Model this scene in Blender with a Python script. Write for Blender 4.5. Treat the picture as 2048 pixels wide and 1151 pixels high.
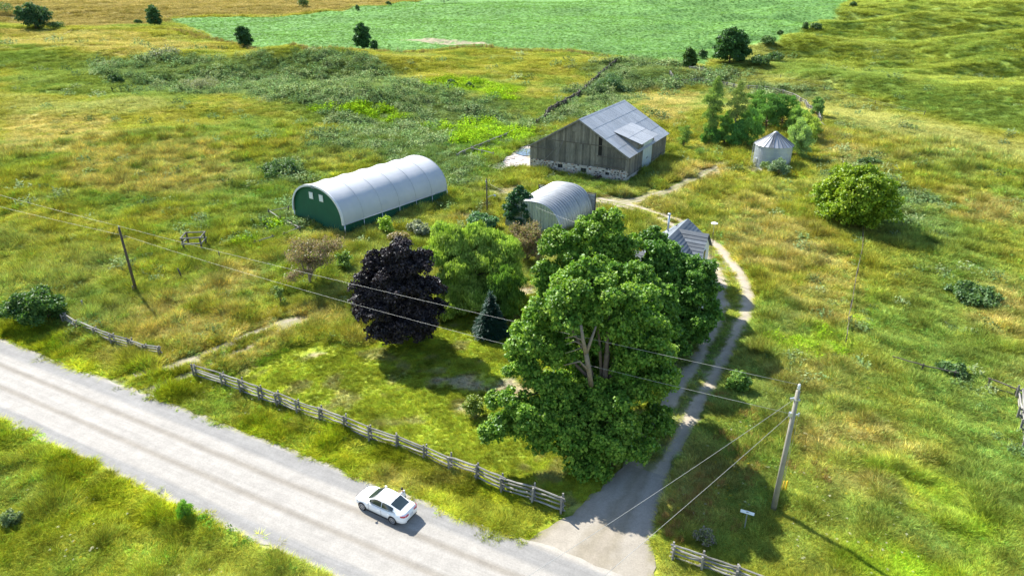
import bpy, math, random
import numpy as np
from mathutils import Vector, Matrix, Quaternion

for o in list(bpy.data.objects):
    bpy.data.objects.remove(o, do_unlink=True)
SC = bpy.context.scene
COL = SC.collection
R = math.radians
# ------------------------------------------------------------------ camera
CAM_H = 35.0
PITCH = R(25.0)
FPX = 1366.0            # focal length in pixels of the 2048 px wide photograph
cam_data = bpy.data.cameras.new('camera')
cam = bpy.data.objects.new('camera', cam_data)
COL.objects.link(cam)
cam_data.sensor_width = 36.0
cam_data.lens = 36.0 * FPX / 2048.0
cam_data.clip_start = 0.5
cam_data.clip_end = 9000
cam.location = (0, 0, CAM_H)
cam.rotation_euler = (math.pi / 2 - PITCH, 0, 0)
SC.camera = cam
# ------------------------------------------------------------------ world and sun
SUN_EL, SUN_AZ = R(42.0), math.atan2(-0.645, 0.765)      # azimuth from +Y, positive towards +X
world = bpy.data.worlds.new('World'); SC.world = world
world.use_nodes = True
wn = world.node_tree
bg = wn.nodes['Background']
sky = wn.nodes.new('ShaderNodeTexSky')
sky.sky_type = 'NISHITA'
sky.sun_disc = False
sky.sun_elevation = SUN_EL
sky.sun_rotation = SUN_AZ
sky.air_density = 1.0; sky.dust_density = 0.6; sky.ozone_density = 1.2
wn.links.new(sky.outputs[0], bg.inputs[0])
bg.inputs[1].default_value = 0.122
sl = bpy.data.lights.new('sun', 'SUN'); sl.energy = 5.0; sl.angle = R(0.55); sl.color = (1.0, 0.95, 0.86)
so = bpy.data.objects.new('sun', sl); COL.objects.link(so)
sdir = Vector((math.sin(SUN_AZ) * math.cos(SUN_EL), math.cos(SUN_AZ) * math.cos(SUN_EL), math.sin(SUN_EL)))
so.rotation_euler = sdir.to_track_quat('Z', 'Y').to_euler()
so.location = (0, 0, 120)
SC.view_settings.view_transform = 'Standard'
SC.view_settings.look = 'None'
SC.view_settings.exposure = 1.17
SC.view_settings.gamma = 1.0
SC.render.engine = 'CYCLES'
SC.cycles.max_bounces = 6; SC.cycles.diffuse_bounces = 3; SC.cycles.glossy_bounces = 2
SC.cycles.transmission_bounces = 4; SC.cycles.transparent_max_bounces = 6

rnd = random.Random(7)
rng = np.random.default_rng(11)

# ------------------------------------------------------------------ noise and terrain
def _hash(ix, iy, seed):
    h = (ix.astype(np.int64) * 374761393 + iy.astype(np.int64) * 668265263 + seed * 974711) & 0xFFFFFFFF
    h = ((h ^ (h >> 13)) * 1274126177) & 0xFFFFFFFF
    h = h ^ (h >> 16)
    return (h & 0xFFFFFF) / float(0xFFFFFF)
def vnoise(x, y, seed=0):
    x = np.asarray(x, float); y = np.asarray(y, float)
    ix = np.floor(x); iy = np.floor(y); fx = x - ix; fy = y - iy
    fx = fx * fx * fx * (fx * (fx * 6 - 15) + 10); fy = fy * fy * fy * (fy * (fy * 6 - 15) + 10)
    a = _hash(ix, iy, seed); b = _hash(ix + 1, iy, seed); c = _hash(ix, iy + 1, seed); d = _hash(ix + 1, iy + 1, seed)
    return (a * (1 - fx) + b * fx) * (1 - fy) + (c * (1 - fx) + d * fx) * fy
def fbm(x, y, scale, octv=4, seed=0):
    s = 0.0; amp = 1.0; tot = 0.0
    for o in range(octv):
        ca, sa = math.cos(o * 1.1 + .4), math.sin(o * 1.1 + .4)
        X = (ca * x - sa * y) / scale * (2 ** o); Y = (sa * x + ca * y) / scale * (2 ** o)
        s = s + amp * vnoise(X + 17.3 * o, Y - 9.1 * o, seed + o * 13); tot += amp; amp *= .5
    return s / tot          # 0..1
def sstep(a, b, x):
    t = np.clip((np.asarray(x, float) - a) / (b - a), 0, 1)
    return t * t * (3 - 2 * t)

def flat(u, v, z=0.0):
    x = (u - 1024) / FPX; y = (v - 575.5) / FPX
    d = (x, math.cos(PITCH) - y * math.sin(PITCH), -math.sin(PITCH) - y * math.cos(PITCH))
    t = (CAM_H - z) / -d[2]
    return (d[0] * t, d[1] * t)

# swells of the ground: x, y, length, width, heading, height (metres)
SWELL = [
    (128, 205, 90, 22, R(-40), 6.0), (95, 262, 40, 18, R(-30), 3.6), (176, 140, 50, 24, R(-42), 6.0),
    (175, 262, 60, 22, R(-20), -3.0),
    (160, 330, 45, 20, R(-5), 5.5), (250, 300, 60, 24, R(-25), 6.0), (210, 420, 90, 30, R(10), 7.5),
    (330, 420, 80, 35, R(-15), 9.0), (420, 620, 140, 60, R(5), 12.0), (250, 560, 90, 40, R(25), 6.0),
    (88, 135, 34, 14, R(-55), 1.6), (70, 175, 36, 16, R(-25), 2.2), (60, 60, 30, 16, R(60), -1.2),
    (75, 85, 22, 14, R(-60), -1.0),
    (-75, 150, 38, 16, R(-6), 1.8), (-45, 205, 40, 18, R(5), 1.6), (-115, 120, 40, 22, R(10), 1.4),
    (-150, 200, 50, 22, R(-8), 2.4), (-95, 290, 60, 22, R(-10), 3.5), (-210, 310, 70, 28, R(-14), 3.2),
    (-20, 175, 30, 16, R(0), -1.4), (0, 250, 50, 24, R(4), 1.6), (-62, 250, 45, 16, R(0), -1.2),
    (60, 480, 130, 50, R(12), 4.5), (230, 700, 200, 70, R(20), 9.0), (-60, 620, 140, 50, R(-15), 3.5),
    (-330, 640, 220, 80, R(4), 6.0), (-420, 420, 120, 50, R(8), 4.0), (0, 1250, 700, 160, R(3), 10.0),
]
def H(x, y):
    x = np.asarray(x, float); y = np.asarray(y, float)
    far = sstep(70, 190, np.hypot(x + 2, (y - 85)))          # the farmyard itself is level
    h = far * ((fbm(x, y, 60, 3, 5) - .5) * 5.0 + (fbm(x, y, 210, 2, 9) - .5) * 5.0 + (fbm(x, y, 17, 2, 15) - .5) * 1.8)
    h = h + far * sstep(120, 260, np.hypot(x - 30, y - 90)) * (x > 60) * sstep(60, 110, x) * (fbm(x, y * 1.6, 46, 3, 25) - .5) * 11.0
    for (cx, cy, lx, ly, a, hh) in SWELL:
        ca, sa = math.cos(a), math.sin(a)
        dx = (x - cx) * ca + (y - cy) * sa; dy = -(x - cx) * sa + (y - cy) * ca
        h = h + hh * np.exp(-(dx / lx) ** 2 - (dy / ly) ** 2)
    lat = .4546 * x + .8907 * y
    road = np.exp(-((lat - 27.1) / 16.0) ** 4)
    h = h * (1 - road)
    gate = np.exp(-((x - 5.6) / 5.5) ** 2) + np.exp(-((x + 34) / 4.0) ** 2)
    h = h - .35 * np.exp(-((lat - 33.3) / 1.0) ** 2) * np.clip(1 - gate, 0, 1) - .35 * np.exp(-((lat - 20.6) / 1.2) ** 2)
    yard = 1 - sstep(16, 28, np.hypot((x - 16), (y - 128)))   # level ground under barn and bin
    yard2 = 1 - sstep(7, 13, np.hypot((x - 51), (y - 131)))
    h = h * (1 - yard) * (1 - yard2)
    return h
def hz(x, y):
    return float(H(np.array([x]), np.array([y]))[0])
def at_many(uv):
    uv = np.asarray(uv, float)
    xx = (uv[:, 0] - 1024) / FPX; yy = (uv[:, 1] - 575.5) / FPX
    dx = xx; dy = math.cos(PITCH) - yy * math.sin(PITCH); dz = -math.sin(PITCH) - yy * math.cos(PITCH)
    dz = np.minimum(dz, -0.0005)
    t = 1.0 * np.ones(len(uv)) * 18; done = np.zeros(len(uv), bool); tmax = 3500
    lo = t.copy()
    for _ in range(420):
        nt = t + np.maximum(.6, t * .012)
        px, py, pz = dx * nt, dy * nt, CAM_H + dz * nt
        below = pz <= H(px, py)
        adv = (~done) & (~below) & (nt < tmax)
        lo = np.where(adv, nt, lo)
        done = done | below | (nt >= tmax)
        t = np.where(done, t, nt)
        if done.all(): break
    hi = lo + np.maximum(.6, lo * .012)
    for _ in range(14):
        m = (lo + hi) / 2
        b = CAM_H + dz * m <= H(dx * m, dy * m)
        hi = np.where(b, m, hi); lo = np.where(b, lo, m)
    x = dx * hi; y = dy * hi
    return np.stack([x, y, H(x, y)], 1)
def at(u, v):
    return Vector(at_many([(u, v)])[0])
def height_over(p, v):
    """height above ground point p whose image row is v"""
    lo, hi = 0.0, 30.0
    for _ in range(40):
        m = (lo + hi) / 2; Z = p.z + m
        a = p.y * math.cos(PITCH) + (CAM_H - Z) * math.sin(PITCH); b = -p.y * math.sin(PITCH) + (CAM_H - Z) * math.cos(PITCH)
        if 575.5 + FPX * b / a > v: lo = m
        else: hi = m
    return lo

# ------------------------------------------------------------------ object helpers
def tag(o, label=None, cat=None, group=None, kind=None):
    if label: o['label'] = label
    if cat: o['category'] = cat
    if group: o['group'] = group
    if kind: o['kind'] = kind
    return o
def empty(name, loc, rz=0.0, label=None, cat=None, group=None):
    o = bpy.data.objects.new(name, None); COL.objects.link(o)
    o.empty_display_size = .3
    o.location = loc; o.rotation_euler = (0, 0, rz)
    return tag(o, label, cat, group)
def link(name, me, mats, parent=None, loc=(0, 0, 0), rot=(0, 0, 0), scl=None):
    o = bpy.data.objects.new(name, me); COL.objects.link(o)
    if mats is not None and len(me.materials) == 0:
        for m in (mats if isinstance(mats, (list, tuple)) else [mats]): me.materials.append(m)
    elif mats is not None and not isinstance(mats, (list, tuple)) and me.materials[0] != mats:
        o.material_slots[0].link = 'OBJECT'; o.material_slots[0].material = mats
    o.location = loc; o.rotation_euler = rot
    if scl is not None: o.scale = scl
    if parent is not None: o.parent = parent
    return o
class MB:
    def __init__(s): s.v = []; s.f = []; s.m = []
    def poly(s, pts, mi=0):
        n = len(s.v); s.v += [tuple(p) for p in pts]; s.f.append(tuple(range(n, n + len(pts)))); s.m.append(mi)
    def box(s, c, size, rot=None, mi=0):
        """c centre, size full extents, rot a Matrix or z angle"""
        c = Vector(c); M = rot if isinstance(rot, Matrix) else Matrix.Rotation(rot or 0.0, 3, 'Z')
        n = len(s.v)
        for dx in (-.5, .5):
            for dy in (-.5, .5):
                for dz in (-.5, .5):
                    s.v.append(tuple(c + M @ Vector((dx * size[0], dy * size[1], dz * size[2]))))
        for f in ((0, 1, 3, 2), (4, 6, 7, 5), (0, 4, 5, 1), (2, 3, 7, 6), (0, 2, 6, 4), (1, 5, 7, 3)):
            s.f.append(tuple(n + i for i in f)); s.m.append(mi)
    def beam(s, a, b, w, h=None, mi=0):
        a = Vector(a); b = Vector(b); d = b - a
        q = d.to_track_quat('X', 'Z').to_matrix()
        s.box((a + b) / 2, (d.length, w, h or w), q, mi)
    def prism(s, outline, a, b, mi=0):
        """outline: list of 3D points (planar), extruded from +a to +b vectors"""
        n = len(outline); k = len(s.v); a = Vector(a); b = Vector(b)
        s.v += [tuple(Vector(p) + a) for p in outline] + [tuple(Vector(p) + b) for p in outline]
        s.f.append(tuple(range(k + n - 1, k - 1, -1))); s.f.append(tuple(range(k + n, k + 2 * n))); s.m += [mi, mi]
        for i in range(n):
            j = (i + 1) % n
            s.f.append((k + i, k + j, k + n + j, k + n + i)); s.m.append(mi)
    def tube(s, pts, rad, sides=8, cap=True, mi=0):
        pts = [Vector(p) for p in pts]
        if not isinstance(rad, (list, tuple)): rad = [rad] * len(pts)
        k = len(s.v); ref = None
        for i, p in enumerate(pts):
            d = (pts[min(i + 1, len(pts) - 1)] - pts[max(i - 1, 0)])
            if d.length < 1e-9: d = Vector((0, 0, 1))
            d.normalize()
            if ref is None:
                ref = d.orthogonal().normalized()
            else:
                ref = (ref - d * ref.dot(d))
                if ref.length < 1e-6: ref = d.orthogonal()
                ref.normalize()
            w = d.cross(ref)
            for j in range(sides):
                a = 2 * math.pi * j / sides
                s.v.append(tuple(p + (ref * math.cos(a) + w * math.sin(a)) * rad[i]))
        for i in range(len(pts) - 1):
            for j in range(sides):
                j2 = (j + 1) % sides
                s.f.append((k + i * sides + j, k + i * sides + j2, k + (i + 1) * sides + j2, k + (i + 1) * sides + j)); s.m.append(mi)
        if cap:
            s.f.append(tuple(k + j for j in range(sides - 1, -1, -1))); s.m.append(mi)
            e = k + (len(pts) - 1) * sides
            s.f.append(tuple(e + j for j in range(sides))); s.m.append(mi)
    def grid(s, fn, nu, nv, mi=0):
        k = len(s.v)
        for i in range(nu + 1):
            for j in range(nv + 1): s.v.append(tuple(fn(i / nu, j / nv)))
        for i in range(nu):
            for j in range(nv):
                a = k + i * (nv + 1) + j
                s.f.append((a, a + nv + 1, a + nv + 2, a + 1)); s.m.append(mi)
    def mesh(s, name, smooth=False):
        me = bpy.data.meshes.new(name); me.from_pydata(s.v, [], s.f)
        if any(s.m): me.polygons.foreach_set('material_index', s.m)
        if smooth: me.polygons.foreach_set('use_smooth', [True] * len(s.f))
        me.update(); return me
    def build(s, name, mats, parent=None, smooth=False, **k):
        return link(name, s.mesh(name, smooth), mats, parent, **k)
def np_mesh(name, V, F, smooth=False):
    """V (n,3), F (m,k) equal arity"""
    me = bpy.data.meshes.new(name)
    me.vertices.add(len(V)); me.vertices.foreach_set('co', np.ascontiguousarray(V, dtype=np.float32).ravel())
    k = F.shape[1]; m = len(F)
    me.loops.add(m * k); me.loops.foreach_set('vertex_index', np.ascontiguousarray(F, dtype=np.int32).ravel())
    me.polygons.add(m); me.polygons.foreach_set('loop_start', np.arange(0, m * k, k, dtype=np.int32))
    me.polygons.foreach_set('loop_total', np.full(m, k, dtype=np.int32))
    if smooth: me.polygons.foreach_set('use_smooth', np.ones(m, dtype=bool))
    me.update(calc_edges=True); return me
def col_attr(me, name, C, domain='POINT'):
    a = me.color_attributes.new(name, 'FLOAT_COLOR', domain)
    A = np.ones((len(C), 4), np.float32); A[:, :3] = C
    a.data.foreach_set('color', A.ravel())

# ------------------------------------------------------------------ materials
def mat(name):
    m = bpy.data.materials.new(name); m.use_nodes = True
    nt = m.node_tree; b = nt.nodes['Principled BSDF']
    return m, nt, b
def N(nt, t, **kw):
    n = nt.nodes.new(t)
    for k, v in kw.items(): setattr(n, k, v)
    return n
def ramp(nt, fac, stops, interp='LINEAR'):
    r = N(nt, 'ShaderNodeValToRGB'); r.color_ramp.interpolation = interp
    el = r.color_ramp.elements
    while len(el) < len(stops): el.new(0.5)
    for e, (p, c) in zip(el, stops):
        e.position = p; e.color = (c[0], c[1], c[2], 1) if not isinstance(c, (int, float)) else (c, c, c, 1)
    nt.links.new(fac, r.inputs[0]); return r.outputs[0]
def noise(nt, scale, detail=4, rough=.55, vec=None, dist=0.0):
    n = N(nt, 'ShaderNodeTexNoise'); n.inputs['Scale'].default_value = scale; n.inputs['Detail'].default_value = detail
    n.inputs['Roughness'].default_value = rough; n.inputs['Distortion'].default_value = dist
    if vec is not None: nt.links.new(vec, n.inputs['Vector'])
    return n.outputs['Fac']
def mix(nt, fac, a, b, mode='MIX'):
    n = N(nt, 'ShaderNodeMix', data_type='RGBA', blend_type=mode)
    for i, x in ((0, fac), (6, a), (7, b)):
        if isinstance(x, (int, float)): n.inputs[i].default_value = x
        elif isinstance(x, (tuple, list)): n.inputs[i].default_value = (x[0], x[1], x[2], 1)
        else: nt.links.new(x, n.inputs[i])
    return n.outputs[2]
def mth(nt, op, a, b=0.0, clamp=False):
    n = N(nt, 'ShaderNodeMath', operation=op); n.use_clamp = clamp
    for i, x in ((0, a), (1, b)):
        if isinstance(x, (int, float)): n.inputs[i].default_value = x
        else: nt.links.new(x, n.inputs[i])
    return n.outputs[0]
def bump(nt, b, height, strength=.4, dist=.05):
    n = N(nt, 'ShaderNodeBump'); n.inputs['Strength'].default_value = strength; n.inputs['Distance'].default_value = dist
    nt.links.new(height, n.inputs['Height']); nt.links.new(n.outputs[0], b.inputs['Normal'])
def objco(nt): return N(nt, 'ShaderNodeTexCoord').outputs['Object']
def geopos(nt): return N(nt, 'ShaderNodeNewGeometry').outputs['Position']
def mapping(nt, vec, scale=(1, 1, 1), rot=(0, 0, 0)):
    n = N(nt, 'ShaderNodeMapping'); n.inputs['Scale'].default_value = scale; n.inputs['Rotation'].default_value = rot
    nt.links.new(vec, n.inputs['Vector']); return n.outputs[0]
def simple(name, c, rough=.7, metal=0.0, var=.25, vscale=3.0, randobj=0.0, bumps=0.0, spec=.4):
    m, nt, b = mat(name)
    f = noise(nt, vscale, 5, .6, objco(nt))
    lo = tuple(x * (1 - var) for x in c); hi = tuple(min(1, x * (1 + var)) for x in c)
    col = ramp(nt, f, [(.3, lo), (.7, hi)])
    if randobj:
        oi = N(nt, 'ShaderNodeObjectInfo').outputs['Random']
        col = mix(nt, 1.0, col, ramp(nt, oi, [(0, 1 - randobj), (1, 1 + randobj * .6)]), 'MULTIPLY')
    nt.links.new(col, b.inputs['Base Color'])
    b.inputs['Roughness'].default_value = rough; b.inputs['Metallic'].default_value = metal
    b.inputs['Specular IOR Level'].default_value = spec
    if bumps: bump(nt, b, noise(nt, vscale * 8, 4, .6, objco(nt)), bumps, .02)
    return m
def leaf_mat(name, attr_type='GEOMETRY', trans=.35, gloss=.03, rough=.5, tint=(1.25, 1.35, .55), soft=0.0):
    m = bpy.data.materials.new(name); m.use_nodes = True; nt = m.node_tree
    for n in list(nt.nodes):
        if n.type != 'OUTPUT_MATERIAL': nt.nodes.remove(n)
    out = nt.nodes['Material Output']
    a = N(nt, 'ShaderNodeAttribute', attribute_name='col', attribute_type=attr_type)
    c = a.outputs['Color']
    if attr_type == 'INSTANCER': c = mix(nt, 1.0, c, N(nt, 'ShaderNodeAttribute', attribute_name='shade').outputs['Color'], 'MULTIPLY')
    d = N(nt, 'ShaderNodeBsdfDiffuse'); nt.links.new(c, d.inputs[0])
    if soft > 0:      # a blade stands for a spray of leaves that faces the sky on the whole
        g0 = N(nt, 'ShaderNodeNewGeometry').outputs['Normal']
        v1 = N(nt, 'ShaderNodeVectorMath', operation='SCALE'); v1.inputs['Scale'].default_value = 1 - soft; nt.links.new(g0, v1.inputs[0])
        v2 = N(nt, 'ShaderNodeVectorMath', operation='ADD'); v2.inputs[1].default_value = (0, 0, soft); nt.links.new(v1.outputs[0], v2.inputs[0])
        if attr_type == 'INSTANCER':      # grass on a slope faces the way the slope does
            sn = N(nt, 'ShaderNodeAttribute', attribute_name='nrm', attribute_type='INSTANCER'); v4 = N(nt, 'ShaderNodeVectorMath', operation='SCALE'); v4.inputs['Scale'].default_value = soft
            nt.links.new(sn.outputs['Vector'], v4.inputs[0]); nt.links.new(v4.outputs[0], v2.inputs[1])
        v3 = N(nt, 'ShaderNodeVectorMath', operation='NORMALIZE'); nt.links.new(v2.outputs[0], v3.inputs[0]); nt.links.new(v3.outputs[0], d.inputs['Normal'])
    t = N(nt, 'ShaderNodeBsdfTranslucent')
    nt.links.new(mix(nt, 1.0, c, tint, 'MULTIPLY'), t.inputs[0])
    ms = N(nt, 'ShaderNodeMixShader'); ms.inputs[0].default_value = trans
    nt.links.new(d.outputs[0], ms.inputs[1]); nt.links.new(t.outputs[0], ms.inputs[2])
    if gloss > 0:
        g = N(nt, 'ShaderNodeBsdfGlossy'); g.inputs['Roughness'].default_value = rough; g.inputs[0].default_value = (.8, .85, .9, 1)
        fr = N(nt, 'ShaderNodeLayerWeight'); fr.inputs[0].default_value = .3
        m2 = N(nt, 'ShaderNodeMixShader')
        nt.links.new(mth(nt, 'MULTIPLY', mth(nt, 'ADD', fr.outputs['Fresnel'], .12), gloss * 1.6, True), m2.inputs[0])
        nt.links.new(ms.outputs[0], m2.inputs[1]); nt.links.new(g.outputs[0], m2.inputs[2]); ms = m2
    nt.links.new(ms.outputs[0], out.inputs['Surface'])
    return m
LEAF = leaf_mat('leaf', soft=.3, trans=.3, gloss=.02)
LEAF_SHINY = leaf_mat('leaf_dark_glossy', trans=.1, gloss=.03, rough=.55, tint=(1.2, .7, .7))
GRASS = leaf_mat('grass_blade', 'INSTANCER', trans=.22, gloss=0, soft=.6)
BARK = simple('bark', (.12, .09, .065), .9, vscale=4, bumps=.4)
BARK_PALE = simple('bark_pale', (.34, .27, .19), .9, vscale=4, bumps=.3)
WOOD = simple('weathered_wood', (.235, .225, .205), .9, var=.4, vscale=2.5, randobj=.3, bumps=.3)
WOOD_DARK = simple('dark_post_wood', (.10, .085, .07), .9, var=.3, vscale=3, randobj=.2)
GALV = simple('galvanised_steel', (.50, .53, .56), .38, .75, var=.15, vscale=1.5)
METAL = simple('painted_steel', (.55, .58, .6), .45, .4, var=.1)
# ================================================================== ground colours by area
def ROADLAT(x, y): return .4546 * x + .8907 * y
class Zone:
    def __init__(s, px, soft=1.0, nz=1.0):
        s.P = at_many(px)[:, :2]; s.soft = soft; s.nz = nz
        s.lo = s.P.min(0); s.hi = s.P.max(0)
    def w(s, x, y):
        """0..1 membership with a ragged soft border"""
        P = s.P; out = np.zeros(len(x))
        pad = s.soft * 3 + s.nz * 2 + 1
        sel = (x > s.lo[0] - pad) & (x < s.hi[0] + pad) & (y > s.lo[1] - pad) & (y < s.hi[1] + pad)
        if not sel.any(): return out
        X = x[sel]; Y = y[sel]
        inside = np.zeros(len(X), bool); dist = np.full(len(X), 1e9)
        for i in range(len(P)):
            x1, y1 = P[i]; x2, y2 = P[(i + 1) % len(P)]
            c = ((y1 > Y) != (y2 > Y)) & (X < (x2 - x1) * (Y - y1) / ((y2 - y1) if y2 != y1 else 1e-9) + x1)
            inside ^= c
            dx, dy = x2 - x1, y2 - y1; L2 = dx * dx + dy * dy + 1e-9
            t = np.clip(((X - x1) * dx + (Y - y1) * dy) / L2, 0, 1)
            dist = np.minimum(dist, np.hypot(X - x1 - t * dx, Y - y1 - t * dy))
        sd = np.where(inside, dist, -dist)
        sd = sd + (fbm(X, Y, max(1.5, s.nz * 2.5), 3, 31) - .5) * 3.0 * s.nz
        out[sel] = sstep(-s.soft, s.soft, sd)
        return out
LAWN = Zone([(392, 760), (470, 745), (560, 700), (620, 682), (720, 690), (830, 655), (900, 640), (1010, 560), (1090, 560), (1150, 640), (1330, 740), (1400, 735), (1330, 860), (1250, 985), (1190, 1040), (1120, 1018), (760, 880), (600, 818)], .5, .5)
SOY = Zone([(335, 38), (420, 75), (500, 95), (620, 100), (720, 100), (900, 96), (1080, 100), (1230, 113), (1330, 125), (1415, 132), (1440, 110), (1500, 92), (1560, 84), (1600, 64), (1640, 44), (1675, 22), (1700, 2), (1715, -14), (1500, -22), (900, -20), (870, -4), (840, 2), (770, 11), (690, 22), (600, 30), (480, 33)], .8, .6)
TAN = Zone([(-400, 55), (0, 46), (120, 55), (330, 46), (345, 36), (480, 31), (600, 28), (690, 20), (770, 9), (840, 0), (900, -10), (-300, -10)], 4, 4)
DRY = [Zone(p, 3.0, 3.0) for p in (
    [(180, 655), (330, 590), (450, 525), (560, 520), (540, 590), (520, 640), (430, 690), (330, 715)],
    [(590, 470), (700, 478), (720, 500), (640, 505), (560, 500)],
    [(1260, 180), (1340, 170), (1400, 190), (1360, 260), (1290, 235)],
    [(1430, 390), (1560, 400), (1600, 470), (1700, 520), (1690, 640), (1600, 640), (1520, 560), (1470, 460)],
    [(1230, 395), (1330, 380), (1400, 330), (1450, 340), (1400, 400), (1300, 420)],
    [(1500, 240), (1760, 300), (1800, 340), (1700, 330), (1640, 290)],
    [(1640, 300), (1740, 300), (1780, 380), (1700, 350)],
    [(480, 810), (640, 850), (620, 880), (500, 840)],
    [(1350, 860), (1500, 900), (1560, 960), (1480, 1000), (1360, 1020), (1320, 990)],
    [(1950, 600), (2048, 570), (2048, 650), (1980, 660)],
    [(1620, 880), (1760, 840), (1900, 900), (1840, 980), (1700, 960)],
    [(150, 300), (420, 290), (520, 370), (300, 400), (100, 370)],
    [(0, 230), (200, 225), (260, 290), (0, 330)],
    [(1500, 700), (1640, 700), (1690, 800), (1600, 780), (1480, 760)],
    [(0, 60), (240, 60), (460, 100), (260, 115), (0, 90)],
    [(760, 950), (900, 960), (860, 990), (760, 975)],
    [(1900, 380), (2048, 400), (2048, 470), (1920, 450)],
    [(660, 560), (730, 600), (700, 680), (600, 640)],
    [(560, 600), (700, 600), (660, 640), (580, 690), (470, 720), (330, 740), (300, 728), (430, 690)])]
PALE = [Zone(p, 6, 7) for p in (
    [(1400, 135), (1560, 150), (1760, 210), (2048, 290), (2048, 330), (1800, 275), (1600, 225), (1440, 180)],
    [(1340, 30), (1560, 60), (1560, 110), (1500, 130), (1440, 135)],
    [(0, 190), (330, 205), (360, 235), (100, 225), (0, 240)])]
WEED = [Zone(p, 7, 7) for p in (
    [(160, 130), (330, 112), (560, 112), (740, 110), (760, 130), (900, 180), (1050, 220), (1080, 270), (980, 320), (900, 345), (850, 330), (640, 300), (620, 330), (600, 372), (520, 420), (470, 400), (560, 330), (640, 240), (520, 200), (300, 180), (170, 150)],
    [(1180, 130), (1300, 120), (1420, 140), (1330, 175), (1230, 200), (1080, 290), (1050, 260), (1160, 190)],
    [(1400, 140), (1500, 150), (1620, 190), (1560, 185), (1420, 160)],
    [(500, 430), (600, 400), (640, 470), (520, 480)],
    [(820, 330), (1000, 310), (1060, 335), (980, 345), (900, 390)],
    [(1640, 340), (1720, 330), (1840, 400), (1840, 450), (1760, 440)])]
BRIGHT = [Zone(p, 3, 5) for p in (
    [(610, 215), (760, 215), (800, 235), (960, 250), (1060, 262), (1080, 285), (1000, 330), (900, 300), (840, 260), (680, 232)],
    [(820, 160), (960, 160), (1040, 180), (1020, 200), (860, 175)],
    [(490, 370), (560, 380), (560, 420), (500, 410)],
    [(560, 440), (640, 475), (560, 490), (480, 500), (500, 460)],
    [(1560, 570), (1690, 600), (1690, 700), (1540, 720), (1520, 650)],
    [(1740, 940), (1850, 980), (1980, 1050), (1960, 1151), (1600, 1151), (1560, 1060), (1680, 1090), (1800, 1040)])]
LUSH = [Zone(p, 5, 6) for p in (
    [(1790, 430), (1900, 420), (2048, 500), (2048, 600), (1930, 640), (1980, 700), (1900, 800), (1760, 720), (1700, 640), (1840, 560)],
    [(1440, 740), (1520, 780), (1560, 880), (1420, 900), (1380, 860)],
    [(1500, 110), (1600, 120), (1840, 170), (2048, 215), (2048, 260), (1700, 190), (1560, 150)],
    [(1560, 150), (1900, 170), (2048, 180), (2048, 250), (1760, 190)],
    [(0, 110), (200, 110), (480, 190), (300, 200), (0, 180)],
    [(1300, 300), (1340, 300), (1330, 360), (1250, 390), (1080, 372), (1070, 350), (1260, 365)],
    [(500, 460), (600, 455), (700, 480), (900, 420), (900, 440), (760, 500), (620, 490)],
    [(2000, 850), (2048, 840), (2048, 1151), (1990, 1060)])]
DIRT = [Zone(p, .5, .7) for p in (
    [(590, 702), (620, 692), (660, 696), (655, 712), (615, 718), (588, 712)],
    [(860, 760), (930, 748), (1010, 752), (1060, 780), (1040, 800), (960, 788), (870, 775)],
    [(930, 800), (960, 820), (985, 838), (950, 838), (920, 815)],
    [(1040, 570), (1075, 572), (1080, 590), (1045, 592)],
    [(1325, 700), (1370, 690), (1390, 720), (1350, 750), (1310, 745)],
    [(540, 640), (600, 628), (620, 640), (560, 668)],
    [(800, 80), (860, 76), (965, 84), (985, 91), (900, 91), (850, 85)])]
YARD_DIRT = [Zone(p, 1.2, 1.6) for p in (
    [(1170, 400), (1240, 395), (1330, 375), (1400, 340), (1440, 322), (1455, 332), (1400, 375), (1310, 405), (1250, 425), (1180, 425)],
    [(900, 430), (960, 420), (1000, 440), (940, 455)],
    [(1500, 335), (1530, 338), (1520, 348), (1490, 344)],
    [(950, 385), (1010, 370), (1060, 378), (1000, 400)])]
C_MEADOW = np.array((.275, .325, .056)); C_OLIVE = np.array((.322, .342, .055)); C_DRY = np.array((.44, .39, .140)); C_PALE = np.array((.39, .42, .15))
C_WEED = np.array((.165, .255, .100)); C_BRIGHT = np.array((.24, .40, .022)); C_LUSH = np.array((.180, .275, .060)); C_LAWN = np.array((.300, .370, .040))
C_SOY = np.array((.138, .268, .074)); C_TAN = np.array((.33, .275, .115)); C_DIRT = np.array((.34, .285, .195)); C_VERGE = np.array((.280, .340, .020)); C_GRAVEL = np.array((.46, .43, .38))
def lerp(a, b, w): return a + (b - a) * w[:, None]
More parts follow.
